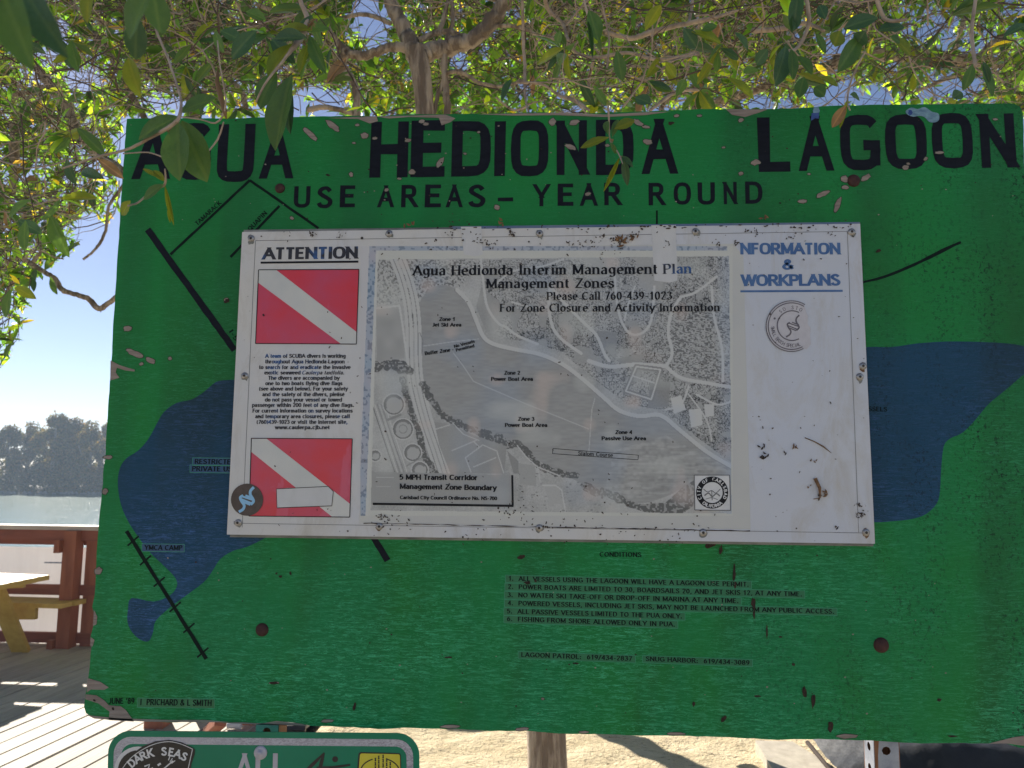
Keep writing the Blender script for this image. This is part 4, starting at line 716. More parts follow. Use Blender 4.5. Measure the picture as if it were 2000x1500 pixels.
for x, Yp, lab in ((1722,.045,'galvanised perforated post with a rust streak, carrying the right half of the green board'),(527,.045,'galvanised perforated post behind the street sign, carrying the left half of the green board')):
    c = at(x, 1480, Yp); t = thing('sign_post', (c[0], .02+.025, 0), lab, 'post', 'posts carrying the green board')
    wdt, h0, h1 = .045, 0, 2.2; x0, x1 = c[0]-.0225, c[0]+.0225; mb = MB()
    # U section opening away from the camera, with real holes in the web
    zs = [h0]; hz = []; z = .05
    while z < h1-.03: hz.append(z); z += .0254*1.5
    yf = .0225
    def holed(P):      # P(u,z): maps across-width u in -1..1
        prev = h0
        for z in hz:
            mb.add([P(-1,prev),P(1,prev),P(1,z-.008),P(-1,z-.008)], [(0,1,2,3)])
            ring = [(.36*math.cos(R(a)), z+.0078*math.sin(R(a))) for a in range(0,360,45)]; box = [(1,z),(1,z+.008),(0,z+.008),(-1,z+.008),(-1,z),(-1,z-.008),(0,z-.008),(1,z-.008)]
            vs = [P(*q) for q in ring]+[P(*q) for q in box]; mb.add(vs, [(i, (i+1) % 8, 8+(i+1) % 8, 8+i) for i in range(8)]); prev = z+.008
        mb.add([P(-1,prev),P(1,prev),P(1,h1),P(-1,h1)], [(0,1,2,3)])
    holed(lambda u, z: (c[0]+u*.0225, yf, z)); mb.build('post_web', MAT['galv'], t); mb = MB(); holed(lambda u, z: (x0, yf+.0225+u*.0223, z)); mb.build('post_side', MAT['galv'], t)
    mb = MB(); mb.box((x1, yf+.0225, 1.1), (.003,.0446,2.2)); mb.box((c[0], yf+.046, 1.1), (.0445,.003,2.2)); mb.build('post_back', MAT['galvrust'], t)
    if x > 1000: mb = MB(); mb.poly([(x0+.001,0,1.12),(x0+.012,0,1.12),(x0+.007,0,1.07),(x0+.006,0,.98),(x0+.001,0,.9)], yf-.0006); mb.build('rust_streak', MAT['galvrust'], t)
# ---------------------------------------------------------------- ground, deck, lagoon, far shore
def grid(name, x0, x1, y0, y1, nx, ny, zf, mat, kind='structure'):
    xs, ys = np.linspace(x0, x1, nx), np.linspace(y0, y1, ny); X, Y = np.meshgrid(xs, ys); V = np.stack([X, Y, zf(X, Y)], -1).reshape(-1, 3)
    i = np.arange(nx*ny).reshape(ny, nx); Fc = np.stack([i[:-1,:-1], i[:-1,1:], i[1:,1:], i[1:,:-1]], -1).reshape(-1, 4); return fastmesh(name, V, Fc, mat, kind=kind, smooth=True)
def lump(X, Y, a, s, sd=0):
    r = np.random.default_rng(sd); z = 0
    for i in range(7): k = r.normal(size=2)*(1.5**i)/s; z = z+np.sin(X*k[0]+Y*k[1]+r.random()*6)/(1.45**i)
    return z*a
sand = grid('sand_ground', -14, 16, -9, 13, 300, 240, lambda X, Y: lump(X, Y, .012, .6)+lump(X, Y, .008, .16, 3)-.02-np.clip((Y-6.6)*.22, 0, 3)-.25*np.clip((-.55-X)*3, 0, 1)+.10*np.exp(-((X+.28)**2+(Y-3.75)**2)/.12), MAT['sand'])
grid('lagoon_bed', -265, 265, -30, 275, 20, 20, lambda X, Y: 0*X-3.2, MAT['sand'])
grid('water', -265, 265, 5.35, 275, 2, 2, lambda X, Y: 0*X-1.55, MAT['water'])
# deck: boards run away from the camera, a little to the right
dk = thing('deck', (0, 0, 0), None, None); dk['kind'] = 'structure'; ang = R(-5.3); ux, uy = math.sin(R(5.3)), math.cos(R(5.3)); W_ = .14
meshes = []
for i in range(4):
    mb = MB(); L_ = 7.6; hw_ = W_/2-.0045; cs = [(-hw_,-.0), (-hw_,.030), (-hw_+.004,.034), (hw_-.004,.034), (hw_,.030), (hw_,.0)]
    segs = 10; vs = []
    for s_ in range(segs+1):
        y = L_*s_/segs; wv = math.sin(s_*1.3+i*2)*.0022; up = math.sin(s_*.9+i)*.0018
        vs += [(cx+wv, y, cz+up-.034) for cx, cz in cs]
    fs = [(s_*6+j, s_*6+j+1, (s_+1)*6+j+1, (s_+1)*6+j) for s_ in range(segs) for j in range(5)]+[tuple(range(6)), tuple(segs*6+j for j in range(5, -1, -1))]
    m = bpy.data.meshes.new('plank'); m.from_pydata(vs, [], fs); m.materials.append(MAT['plank'][i % 3]); meshes.append(m)
for i in range(47):
    o = bpy.data.objects.new('plank', meshes[(i*7+i//3) % 4]); COL.objects.link(o); o.parent = dk
    yst = 5.42-7.6*uy; off = -.69-W_*i/uy; o.location.x = off+(yst-3.31)*ux/uy; o.location.y = yst; o.location.z = .034+random.uniform(-.002,.002)-.0; o.rotation_euler = (0, 0, ang)
mb = MB(); mb.box((-3.9, 1.7, -.09), (7.0, 7.4, .03)); mb.build('deck_underlay', MAT['darkdebris'], dk)
mb = MB(); mb.box((-3.9, 5.46, -.35), (7.0, .04, .68)); mb.build('rim_board', MAT['redwoodx'], dk)
# railing along the water
ry = 5.15; rail = thing('railing', (-3.4, ry, 0), 'dark red wooden deck railing with pale cap board and white windscreen cloth', 'railing')
mb = MB(); mb.box((-4.1, ry, 1.052), (7.0, .15, .036)); mb.build('cap_board', MAT['railcap'], rail)
mb = MB(); mb.box((-4.1, ry-.03, .985), (7.0, .036, .09)); mb.build('top_rail', MAT['redwoodx'], rail)
mb = MB(); mb.box((-4.1, ry+.05, .945), (7.0, .036, .10)); mb.build('top_rail', MAT['redwoodx'], rail)
mb = MB(); mb.box((-4.1, ry+.0, .51), (7.0, .04, .088)); mb.build('middle_rail', MAT['redwoodx'], rail)
mb = MB(); mb.box((-4.1, ry+.0, .10), (7.0, .04, .088)); mb.build('bottom_rail', MAT['redwoodx'], rail)
for px, dy, wd in ((134,-.06,.115),(168,.05,.12)):
    x = gnd(px, 1268)[0]+.02; mb = MB(); mb.box((x, ry+dy, .515), (wd, wd, 1.03)); mb.build('post', MAT['redwood'], rail)
for x in (-4.9,-6.5,-2.2,-1.3): mb = MB(); mb.box((x, ry, .515), (.09,.09,1.03)); mb.build('post', MAT['redwood'], rail)
for bx in ((-3.43, ry-.12, .05), (-3.42, ry-.14, .90)): mb = MB(); mb.box(bx, (.05,.05,.11)); mb.build('post_block', MAT['redwood'], rail)
n = 60; xs = np.linspace(-7.5, -.7, n); V = []
for z in (.045, .25, .45, .7, .868): V += [(x, ry+.085+.012*math.sin(x*9+z*2)+.006*math.sin(x*31), z) for x in xs]
i = np.arange(5*n).reshape(5, n); Fc = np.stack([i[:-1,:-1], i[:-1,1:], i[1:,1:], i[1:,:-1]], -1).reshape(-1, 4); o = fastmesh('windscreen_cloth', V, Fc, MAT['cloth'], rail, smooth=True)
mb = MB(); mb.box((-3.52, ry+.06, .735), (.30,.006,.012)); mb.box((-3.40, ry+.06, .735), (.05,.01,.022)); mb.build('latch', MAT['galv'], rail)
# picnic table
tb = thing('picnic_table', (-4.2, 4.6, 0), 'yellow pine picnic table standing on the deck at the left edge', 'table')
tz = .735; tc = gnd(75, 1127, tz)
for k in range(4):
    mb = MB(); mb.box((tc[0]-.72, tc[1]-.30+k*.148, tz-.02), (1.44,.142,.038), rz=R(-7)); mb.build('table_plank', MAT['pine'], tb)
bc = gnd(131, 1177, .44)
for k in range(2): mb = MB(); mb.box((bc[0]-.36-k*.02, bc[1]+.02+k*.148, .42), (.72+.1*k,.142,.038), rz=R(-3)); mb.build('bench_plank', MAT['pine'], tb)
p0, p1 = gnd(-18, 1128, .70), gnd(42, 1273, .034); mb = MB(); mb.beam(p0, p1, .04, .135, up=(1,0,.3)); mb.build('leg', MAT['pine'], tb)
p2 = p1+np.array([-1.25,.05,0]); mb = MB(); mb.beam(p0+np.array([-.25,.05,0]), p2, .04, .135, up=(1,0,.3)); mb.build('leg', MAT['pine'], tb)
for dx in (0,): mb = MB(); a, b = gnd(-60, 1196, .36), gnd(64, 1196, .37); mb.beam(a+np.array([0,.05,0]), b+np.array([0,.05,0]), .04, .13); mb.build('bench_support', MAT['pine'], tb)
mb = MB(); mb.beam(gnd(-60,1141,.66), gnd(48,1136,.68), .04, .09); mb.build('table_support', MAT['pine'], tb)
for x, y in ((12,1208),(24,1202)): c = gnd(x, y, .30); mb = MB(); mb.lathe((c[0], c[1]-.05, c[2]), [(.008,0),(.007,.006)], 8); mb.build('bolt_head', MAT['screwdark'], tb)
# things glimpsed between the two signs
c = gnd(295, 1426, .034); st = thing('wooden_post', (c[0], c[1], 0), 'short redwood post standing on the deck, seen through the gap between the signs', 'post'); mb = MB(); mb.box((c[0], c[1]+.08, .06), (.115,.12,.12)); mb.build('post_shaft', MAT['redwood'], st); mb = MB(); mb.box((c[0], c[1]+.08, .125), (.125,.13,.014)); mb.build('post_cap', MAT['redwoodx'], st)
c = gnd(445, 1424, .05); st = thing('wooden_bench', (c[0], c[1], 0), 'low brown wooden bench on the deck edge behind the street sign', 'bench')
mb = MB(); mb.beam(gnd(405,1432,.03), gnd(432,1408,.26), .05, .06, up=(1,0,0)); mb.build('leg', MAT['redwood'], st)
for a in (468, 490): mb = MB(); p = gnd(a, 1426, .03); mb.box((p[0], p[1]+.1, .12), (.075,.06,.24)); mb.build('leg', MAT['redwood'], st)
mb = MB(); p, q = gnd(412, 1412, .1), gnd(500, 1412, .1); mb.box(((p[0]+q[0])/2, p[1]+.15, .27), (q[0]-p[0]+.1,.28,.035)); mb.build('seat', MAT['redwoodx'], st)
c = gnd(452, 1426, .04); cu = thing('white_cup', tuple(c), 'small white cup lying beside the low brown bench behind the signs', 'cup'); mb = MB(); mb.tube([c+np.array([-.035,.02,.02]), c+np.array([.045,.03,.022])], [.018,.024], 12); mb.build('cup_body', MAT['cream'], cu)
c = gnd(575, 1430, .0); ho = thing('black_hose', tuple(c), 'black pipe lying along the sand edge behind the gap', 'pipe'); mb = MB(); mb.tube([gnd(555,1424,.05), gnd(575,1423,.055), gnd(597,1424,.05)], .035, 10); mb.build('pipe_body', MAT['black'], ho)
# right: concrete slab, black plastic sheet
c = gnd(1550, 1490, .05); cs_ = thing('concrete_slab', (c[0], c[1], 0), 'pale flat slab lying on the sand left of the black plastic sheet', 'slab')
q = [gnd(1475,1446,.04), gnd(1548,1448,.04), gnd(1665,1520,.04), gnd(1520,1520,.04)]; mb = MB(); mb.add([tuple(p) for p in q]+[(p[0], p[1], -.03) for p in q], [(0,1,2,3),(7,6,5,4),(0,4,5,1),(1,5,6,2),(2,6,7,3),(3,7,4,0)]); mb.build('slab_body', MAT['slab'], cs_)
c = gnd(1800, 1490, .05); ts = thing('plastic_sheet', (c[0], c[1], 0), 'crumpled black plastic sheet over gear behind the lower right of the board', 'tarp')
nx, ny = 60, 30; V = []; e0, e1 = gnd(1578,1452,.0), gnd(2120,1455,.0); f0, f1 = gnd(1660,1560,.0), gnd(2150,1580,.0)
for j in range(ny):
    for i_ in range(nx):
        u, v = i_/(nx-1), j/(ny-1); p = (e0*(1-u)+e1*u)*(1-v)+(f0*(1-u)+f1*u)*v; h = .16*min(1, u*5)*min(1, (1-v)*5+.1)*(1)+.05
        V.append((p[0], p[1]+.10*(1-v), max(.012, h+.018*math.sin(u*11+v*3)+.010*math.sin(v*9-u*15)+.003*math.sin(u*71+v*43))))
i = np.arange(nx*ny).reshape(ny, nx); fastmesh('sheet', V, np.stack([i[:-1,:-1], i[:-1,1:], i[1:,1:], i[1:,:-1]], -1).reshape(-1, 4), MAT['tarp'], ts)
mb = MB(); mb.tube([gnd(1577,1450,.1), gnd(1592,1468,.1), gnd(1612,1492,.1), gnd(1640,1530,.08)], .012, 8); mb.build('tie_cord', MAT['darkdebris'], ts)

# ---------------------------------------------------------------- foliage helpers
def leaves_mesh(P, D, N, L, Wd, fold=.18, curl=.12):          # arrays -> 8-vertex folded leaves
    n = len(P); D = D/np.linalg.norm(D, axis=1, keepdims=True); Sd = np.cross(D, N); Sd /= np.linalg.norm(Sd, axis=1, keepdims=True)+1e-9; Nn = np.cross(Sd, D)
    L = L[:,None]; Wd = Wd[:,None]; f = lambda a, s_, h: P+D*L*a+Sd*Wd*s_+Nn*(Wd*h-L*curl*a*a)
    V = np.stack([f(0,0,0), f(.33,-.42,fold), f(.33,0,0), f(.33,.42,fold), f(.70,-.40,fold), f(.70,0,0), f(.70,.40,fold), f(1,0,0)], 1).reshape(-1, 3)
    T = np.array([[0,2,1],[0,3,2],[1,2,5],[1,5,4],[2,3,6],[2,6,5],[4,5,7],[5,6,7]]); return V, (np.arange(n)[:,None,None]*8+T[None]).reshape(-1, 3)
def tubes_mesh(paths, rads, k=4):                              # paths (n,m,3), rads (n,m)
    n, m, _ = paths.shape; T = np.gradient(paths, axis=1); T /= np.linalg.norm(T, axis=2, keepdims=True)+1e-9; ref = np.array([.31,.87,.2]); A = np.cross(T, ref); A /= np.linalg.norm(A, axis=2, keepdims=True)+1e-9; B = np.cross(T, A)
    a = np.arange(k)*2*math.pi/k; V = paths[:,:,None,:]+rads[:,:,None,None]*(A[:,:,None,:]*np.cos(a)[None,None,:,None]+B[:,:,None,:]*np.sin(a)[None,None,:,None])
    i = np.arange(m-1)[:,None]*k; j = np.arange(k)[None]; q = np.stack([i+j, i+(j+1) % k, i+k+(j+1) % k, i+k+j], -1).reshape(-1, 4)
    return V.reshape(-1, 3), (np.arange(n)[:,None,None]*(m*k)+q[None]).reshape(-1, 4)
def unit(n, g=rng): v = g.normal(size=(n, 3)); return v/np.linalg.norm(v, axis=1, keepdims=True)
HERO = {}
def hero_mesh(mat, var):                                       # unit leaf: base at origin, tip at +Y, width along X; veined, cupped
    if (mat, var) in HERO: return HERO[(mat, var)]
    r = random.Random(var*13+5); n = 12; cup, crl, tw = r.uniform(.12,.3), r.uniform(.05,.30), r.uniform(-.12,.12); V = []; Fc = []
    prof = lambda t: (math.sin(math.pi*min(1, t**1.12))**.74)*.5 if t > 0 else 0
    for i in range(n+1):
        t = i/n; w_ = max(.012, prof(t)); wob = r.uniform(-.012,.012)
        for s_ in (-1,-.5,0,.5,1): V.append((s_*w_*.62+tw*t*t*.5, t, abs(s_)*w_*cup+wob*abs(s_)-crl*t*t*.8))
    for i in range(n):
        for j in range(4): Fc.append((i*5+j, i*5+j+1, i*5+6+j, i*5+5+j))
    m = bpy.data.meshes.new('leaf'); m.from_pydata(V, [], Fc); m.materials.append(MAT[mat]); m.polygons.foreach_set('use_smooth', [True]*len(m.polygons)); HERO[(mat, var)] = m; return m
def place_leaf(parent, base, tip, width, mat='leafg', face=(0,-1,.25), var=None, name='leaf'):
    b, t = Vector(base), Vector(tip); y = (t-b); L_ = y.length; y = y.normalized(); z = Vector(face); x = y.cross(z).normalized(); z = x.cross(y)
    o = bpy.data.objects.new(name, hero_mesh(mat, random.randrange(6) if var is None else var)); COL.objects.link(o); o.parent = parent
    Mx = Matrix(((x.x*width, y.x*L_, z.x*L_), (x.y*width, y.y*L_, z.y*L_), (x.z*width, y.z*L_, z.z*L_))).to_4x4()
    Mx.translation = b-Vector(origin(parent)); o.matrix_basis = Mx; return o
def pxl(parent, x0, y0, x1, y1, wpx, Y, mat='leafg', dY=.0, roll=0):   # a leaf seen from pixel base to pixel tip
    a, b = at(x0, y0, Y), at(x1, y1, Y+dY); k = (Y-CAM[1])/F; return place_leaf(parent, a, b, wpx*k*1.75, mat, (math.sin(R(roll)), -math.cos(R(roll)), .2))
TW = {'twig': []}
def limb(parent, pts, mat='bark', name='branch', n=10, sub_=6, rough=.10):
    """pts: (px, py, width in px, depth Y)"""
    q = crom([(*at(x, y, Y), w_/2*(Y-CAM[1])/F) for x, y, w_, Y in pts], sub_); P = [p[:3] for p in q]; r = [max(.0006, p[3]) for p in q]
    P = [p+np.array([random.gauss(0,1), random.gauss(0,1), random.gauss(0,1)])*rr*.10 for p, rr in zip(P, r)]
    mb = MB(); mb.tube(P, r, n, rough); return mb.build(name, MAT[mat], parent, True)
# ---------------------------------------------------------------- trees around the sign
tA = thing('tree', tuple(gnd(1067,1500,0)*0+np.array([*at(1067,1430,1.3)[:2], 0])), 'forked tree with smooth brown trunk rising right behind the green board', 'tree', 'trees round the sign')
tL = thing('tree', (at(385,600,3.4)[0], 3.4, 0), 'twiggy tree filling the upper left, its trunk rising behind the first title word', 'tree', 'trees round the sign')
tR = thing('tree', (at(1345,700,3.4)[0], 3.4, 0), 'tree with a long level limb above the last title word, upper right', 'tree', 'trees round the sign')
b3 = at(1067,1430,1.3)
q = crom([(b3[0]+.02, 1.3, -.05, .078), (*b3, .069), (*at(1050,1150,1.32), .062), (*at(980,800,1.35), .055), (*at(880,420,1.38), .047), (*at(836,280,1.4), .041), (*at(829,200,1.4), .037), (*at(822,140,1.4), .040), (*at(812,95,1.4), .043)], 8)
mb = MB(); mb.tube([p[:3] for p in q], [p[3] for p in q], 18, .05); mb.build('trunk', MAT['bark'], tA, True)
Ya = 1.4
for pts in ([(814,112,40),(800,80,36),(785,45,32),(766,15,30),(757,-60,28),(740,-200,24)], [(816,112,42),(845,98,36),(885,92,33),(925,75,32),(955,45,32),(985,5,30),(1030,-80,26),(1090,-200,20)],
            [(800,96,22),(765,92,19),(730,103,19),(700,108,19),(674,98,17),(655,75,11),(640,50,9),(628,20,7),(600,-40,5)], [(676,100,18),(668,118,17),(676,140,16),(692,165,15),(697,195,15),(698,240,15),(720,420,17),(800,640,22),(960,900,28)],
            [(874,320,15),(873,215,15),(871,170,14),(868,125,14),(872,80,10),(884,40,9),(880,-20,7),(870,-80,6)], [(846,230,9),(856,185,9),(868,155,9)], [(872,142,9),(895,140,9),(915,148,8),(940,163,8),(985,168,7),(1040,150,5)],
            [(762,46,10),(735,33,10),(705,28,9),(675,33,8),(640,42,8),(590,35,6),(540,10,5)], [(820,80,13),(845,66,12),(875,62,12),(905,70,9),(930,80,6)], [(855,66,12),(868,30,9),(880,-30,7)], [(940,65,12),(975,50,9),(1020,55,8),(1060,72,7),(1090,60,6)],
            [(500,8,9),(535,22,9),(570,35,7),(600,60,5)], [(600,215,12),(640,210,11),(690,222,10)], [(968,190,4),(1005,215,5),(1040,200,4)]):
    limb(tA, [(x, y, w_, Ya+(.02 if i else 0)) for i, (x, y, w_) in enumerate(pts)])
for pts in ([(1020,-30,5),(1022,70,6),(1025,130,6),(1026,190,4),(1038,232,3.4),(1052,244,2.6),(1066,257,1.6)], [(1060,72,7),(1100,82,8),(1130,105,6),(1165,112,7),(1225,103,6),(1275,115,6),(1320,112,5),(1380,95,4)], [(1010,160,6),(1060,165,5),(1090,185,6),(1120,195,8),(1150,215,5)],
            [(1180,62,8),(1230,75,9),(1265,65,10),(1320,50,9),(1345,45,9),(1400,33,7),(1440,20,5)], [(1345,46,6),(1350,20,5),(1355,-20,5)], [(1060,-20,9),(1072,20,8),(1098,45,6),(1110,80,6)], [(1470,60,9),(1530,55,9),(1570,45,8),(1610,60,5)], [(1270,215,6),(1320,180,7),(1370,175,6)], [(1160,115,6),(1150,160,6),(1155,205,5)]):
    limb(tA, [(x, y, w_*1.15, .75+.08*math.sin(i)) for i, (x, y, w_) in enumerate(pts)], 'bark2', n=7)
for pts in ([(395,1400,34),(400,900,30),(392,400,27),(380,225,25),(372,160,24),(369,100,25),(373,50,27),(388,-20,24),(400,-200,20)], [(150,270,22),(140,235,22),(122,195,24),(95,165,20),(70,130,16),(40,95,12),(20,40,9)], [(392,500,16),(300,380,16),(190,300,18),(148,250,20)],
            [(215,102,20),(190,75,16),(160,45,14),(135,0,12),(110,-60,9)], [(380,420,12),(320,300,12),(260,190,14),(222,115,17),(215,95,18)], [(-40,205,8),(20,188,8),(60,180,9),(85,168,9)], [(60,515,11),(85,530,10),(108,545,10),(120,565,11),(140,573,10),(170,582,11),(193,602,12),(215,590,10),(240,575,12),(330,540,14),(392,560,16)],
            [(194,602,5),(196,606,3),(197,610,1.5)], [(262,330,7),(235,370,7),(214,400,6),(209,425,6),(206,450,6),(195,475,6),(180,493,5),(162,507,5)], [(60,515,9),(30,500,8),(5,520,8),(-30,500,8)], [(55,420,6),(58,450,7),(75,470,7),(80,490,7),(60,515,8)], [(0,350,6),(4,420,6),(2,470,5)], [(-20,640,8),(5,590,8),(20,560,7),(45,530,7)],
            [(30,240,22),(28,300,20),(24,380,14)], [(430,150,12),(470,175,12),(480,215,11)]):
    limb(tL, [(x, y, w_, 3.4-.5*(x < 330)) for x, y, w_ in pts])
for pts in ([(1330,1350,34),(1335,900,32),(1345,400,26),(1356,215,23),(1364,170,22),(1372,140,21),(1388,100,22),(1396,50,24),(1392,0,24),(1385,-160,18)], [(1350,230,16),(1385,205,16),(1425,192,17),(1460,182,18),(1500,165,16),(1540,145,15),(1580,128,15)],
            [(1560,150,18),(1590,140,21),(1625,125,24),(1660,112,26),(1700,106,27),(1760,108,26),(1830,113,25),(1900,120,23),(1970,122,22),(2080,126,20)], [(1862,108,9),(1872,78,9),(1880,45,10),(1890,20,11),(1902,-30,9)], [(1908,112,12),(1935,88,13),(1965,68,14),(2000,40,12),(2060,0,10)],
            [(1560,150,12),(1545,80,10),(1560,30,9),(1575,-20,8)], [(1290,212,9),(1310,190,9),(1345,180,7)], [(1080,30,14),(1088,-10,15),(1090,-60,14)], [(1105,110,13),(1112,70,13),(1085,20,14)], [(1760,185,8),(1810,170,7),(1860,150,8),(1900,140,8)]):
    limb(tR, [(x, y, w_, 3.4) for x, y, w_ in pts])
# twigs and leaves
LOWX = np.array([-900,-200,-60,0,20,45,62,90,140,185,205,232,240,5000]); LOWY = np.array([900,800,735,722,700,655,560,520,500,455,440,420,230,230])
HOLES = np.array([(722,35,45,45,.9),(738,92,26,18,.9),(612,196,48,28,.8),(555,205,30,20,.8),(897,122,22,20,.9),(948,100,14,20,.6),(668,190,22,26,.5),(1640,85,42,34,.8),(1625,185,60,26,.7),(1700,188,60,24,.7),(1850,172,60,24,.7),(1795,40,45,50,.6),(1880,70,70,40,.5),(1555,60,20,25,.6),(1990,30,30,60,.6),(1480,195,30,20,.8),(160,155,34,26,.8),(122,60,16,60,.7),(92,108,24,22,.8),(330,205,30,22,.6),(60,150,26,18,.6),(1010,30,18,18,.7),(250,250,24,20,.5),(80,330,26,18,.6),(190,330,24,22,.6),(20,330,16,24,.5),(175,455,30,40,.8)])
def keep(P, g, extra=False):
    x, y = project(P); ok = (y < np.interp(x, LOWX, LOWY)) & (x > -330) & (x < 2330) & (y > -420); fr = g.random(len(P)); k = np.zeros(len(P))
    for cx, cy, rx, ry, a in HOLES: k = np.maximum(k, a*(((x-cx)/rx)**2+((y-cy)/ry)**2 < 1))
    nb = P[:,1] < 1.45; k = np.where(x < 235, np.maximum(k, .07), k); k = np.where(nb & (((x-860)/170)**2+((y-100)/150)**2 < 1), np.maximum(k, .88), k); return ok & (fr > k)
def canopy(n, ylo, yhi, seed, leafrate, lmin=.16, lmax=.5, rmax=.0032, xr=(-5.2, 6.0), zr=(2.1, 5.6), nl=(4, 9), size=(.04, .075)):
    g = np.random.default_rng(seed); P = g.uniform((xr[0], ylo, zr[0]), (xr[1], yhi, zr[1]), (n*6, 3)); P = P[keep(P, g)]
    cl = np.sin(P[:,0]*5.1+seed)*np.sin(P[:,1]*4.3+1)*np.sin(P[:,2]*6.3+2); P = P[cl+g.random(len(P))*.9 > .22][:n]; n = len(P)
    m = 7; d = unit(n, g); d[:,2] *= .6; path = [P]; step = g.uniform(lmin, lmax, (n, 1))/(m-1)
    for i in range(m-1): d = d+unit(n, g)*.42; d[:,2] += .03; d /= np.linalg.norm(d, axis=1, keepdims=True); path.append(path[-1]+d*step)
    path = np.stack(path, 1); ok = keep(path[:,3], g) & keep(path[:,-1], g) & (path[:,:,1].min(1) > ylo-.2); path, d = path[ok], d[ok]; n = len(path)
    r0 = g.uniform(.0009, rmax, (n, 1)); rad = r0*np.linspace(1.25, .45, m)[None]
    has = g.random(n) < leafrate; idx = np.nonzero(has)[0]; cnt = g.integers(nl[0], nl[1], len(idx)); own = np.repeat(idx, cnt); k = len(own)
    tpos = g.random(k)*.35; base = path[own,-1]*(1-tpos[:,None])+path[own,-3]*tpos[:,None]; ld = d[own]*.55+unit(k, g)*.85; ld[:,2] -= .12; nn = unit(k, g); nn[:,2] += .9
    L = g.uniform(*size, k)*(1+.35*g.random(k)); W_l = L*g.uniform(.28,.44,k)
    ok = keep(base+ld*L[:,None]*.7, g); return path, rad, (base[ok], ld[ok], nn[ok], L[ok], W_l[ok])
PAL = np.array([(.040,.085,.022),(.065,.12,.024),(.10,.15,.028),(.14,.18,.03),(.030,.065,.025),(.055,.10,.035),(.22,.17,.03),(.16,.10,.045)]); PW = np.array([.22,.22,.16,.09,.14,.10,.035,.035])
def grow(layers, tree, seed):
    g = np.random.default_rng(seed)
    for nm, (path, rad, (b, d, nn, L, Wd)) in layers:
        h_ = len(path)//2
        for pa, ra, m_ in ((path[:h_], rad[:h_], 'bark2'), (path[h_:], rad[h_:], 'bark3')): V, Fc = tubes_mesh(pa, ra, 3); fastmesh('twigs', V, Fc, MAT[m_], tree, kind='stuff')
        V, Fc = leaves_mesh(b, d, nn, L, Wd); c = PAL[g.choice(len(PAL), len(b), p=PW/PW.sum())]*g.uniform(.45,1.45,(len(b),1)); c = np.repeat(np.concatenate([c, np.ones((len(b),1))], 1), 8, 0)
        fastmesh('foliage', V, Fc, MAT['leafmass'], tree, c, kind='stuff')
def split(layer, cond):
    path, rad, (b, d, nn, L, Wd) = layer; a, c = cond(path[:,0]), cond(b); return (path[a], rad[a], (b[c], d[c], nn[c], L[c], Wd[c]))
def pick(layer, n, tree):                                     # the leaves that show largest become parts of their own
    path, rad, (b, d, nn, L, Wd) = layer; x, y = project(b); dist = np.linalg.norm(b-CAM, axis=1); vis = (x > 0) & (x < 2000) & (y > 0) & ((y < 225) | (x < 235)); sc = np.where(vis, L/dist, 0); o = np.argsort(-sc)[:n]
    dn = d/np.linalg.norm(d, axis=1, keepdims=True)
    for i in o:
        r = random.random(); place_leaf(tree, b[i], b[i]+dn[i]*L[i]*1.1, Wd[i]*1.5, 'leafg' if r < .45 else 'leafb' if r < .7 else 'leafy' if r < .95 else 'leafr', tuple(nn[i]))
    k = np.ones(len(b), bool); k[o] = False; return (path, rad, (b[k], d[k], nn[k], L[k], Wd[k]))
near = canopy(4300, .25, 1.7, 1, .14, .15, .55, .0028, zr=(2.2, 3.9), size=(.045,.075)); mid = canopy(6600, 1.7, 3.2, 2, .42, .2, .65, .0038, zr=(2.0, 4.8), nl=(4, 9), size=(.045,.08)); back = canopy(7600, 3.2, 5.4, 3, .97, .25, .65, .0048, zr=(2.1, 6.0), nl=(6, 11), size=(.055, .095))
isL = lambda P: P[:,0] < -.35-.25*(P[:,1]-1.5); isR = lambda P: P[:,0] > 1.9; isM = lambda P: ~isL(P) & ~isR(P)
near = pick(near, 150, tA); grow([('near', near), ('mid', split(mid, isM)), ('back', split(back, isM))], tA, 1)
lm = pick(split(mid, isL), 260, tL); grow([('mid', lm), ('back', split(back, isL))], tL, 2)
rm_ = pick(split(mid, isR), 260, tR); grow([('mid', rm_), ('back', split(back, isR))], tR, 3)
# leaves and twigs hanging close to the camera
for pts, Y in (([(120,330,4),(190,306,5),(250,291,6),(295,268,7),(335,245,9),(350,228,8),(352,190,5),(330,120,5),(300,40,6),(290,-60,7)], -.55), ([(560,-60,10),(590,10,10),(600,40,12),(585,75,15),(560,110,7),(520,160,5),(500,200,4)], -.30), ([(352,228,3),(390,233,3),(420,240,4),(437,222,4),(440,190,3.5),(430,130,3),(425,80,3)], -.35), ([(240,300,3),(290,298,3),(330,312,3)], -.4), ([(437,238,3),(425,272,4),(405,298,3)], -.35),
               ([(250,402,4),(270,395,4),(300,370,4),(322,360,5),(322,330,3)], -.5), ([(1188,206,5),(1190,250,3),(1192,275,3),(1208,300,3),(1216,320,2)], -.22), ([(1700,-40,8),(1720,20,8),(1735,40,8),(1770,38,6)], -.3), ([(1660,215,3),(1655,195,4),(1665,150,4),(1690,100,4)], -.3), ([(1905,130,7),(1898,60,7),(1910,-30,7)], -.2), ([(1775,108,2.4),(1785,140,3),(1810,175,3),(1850,192,2.6),(1880,185,2)], .3), ([(1130,-60,6),(1145,20,5),(1150,30,4)], -.3), ([(1570,-30,9),(1580,40,8),(1560,90,7),(1540,100,6)], -.2)):
    limb(tA, [(x, y, w_, Y+.02*math.sin(i)) for i, (x, y, w_) in enumerate(pts)], 'bark2', 'twig', n=7)
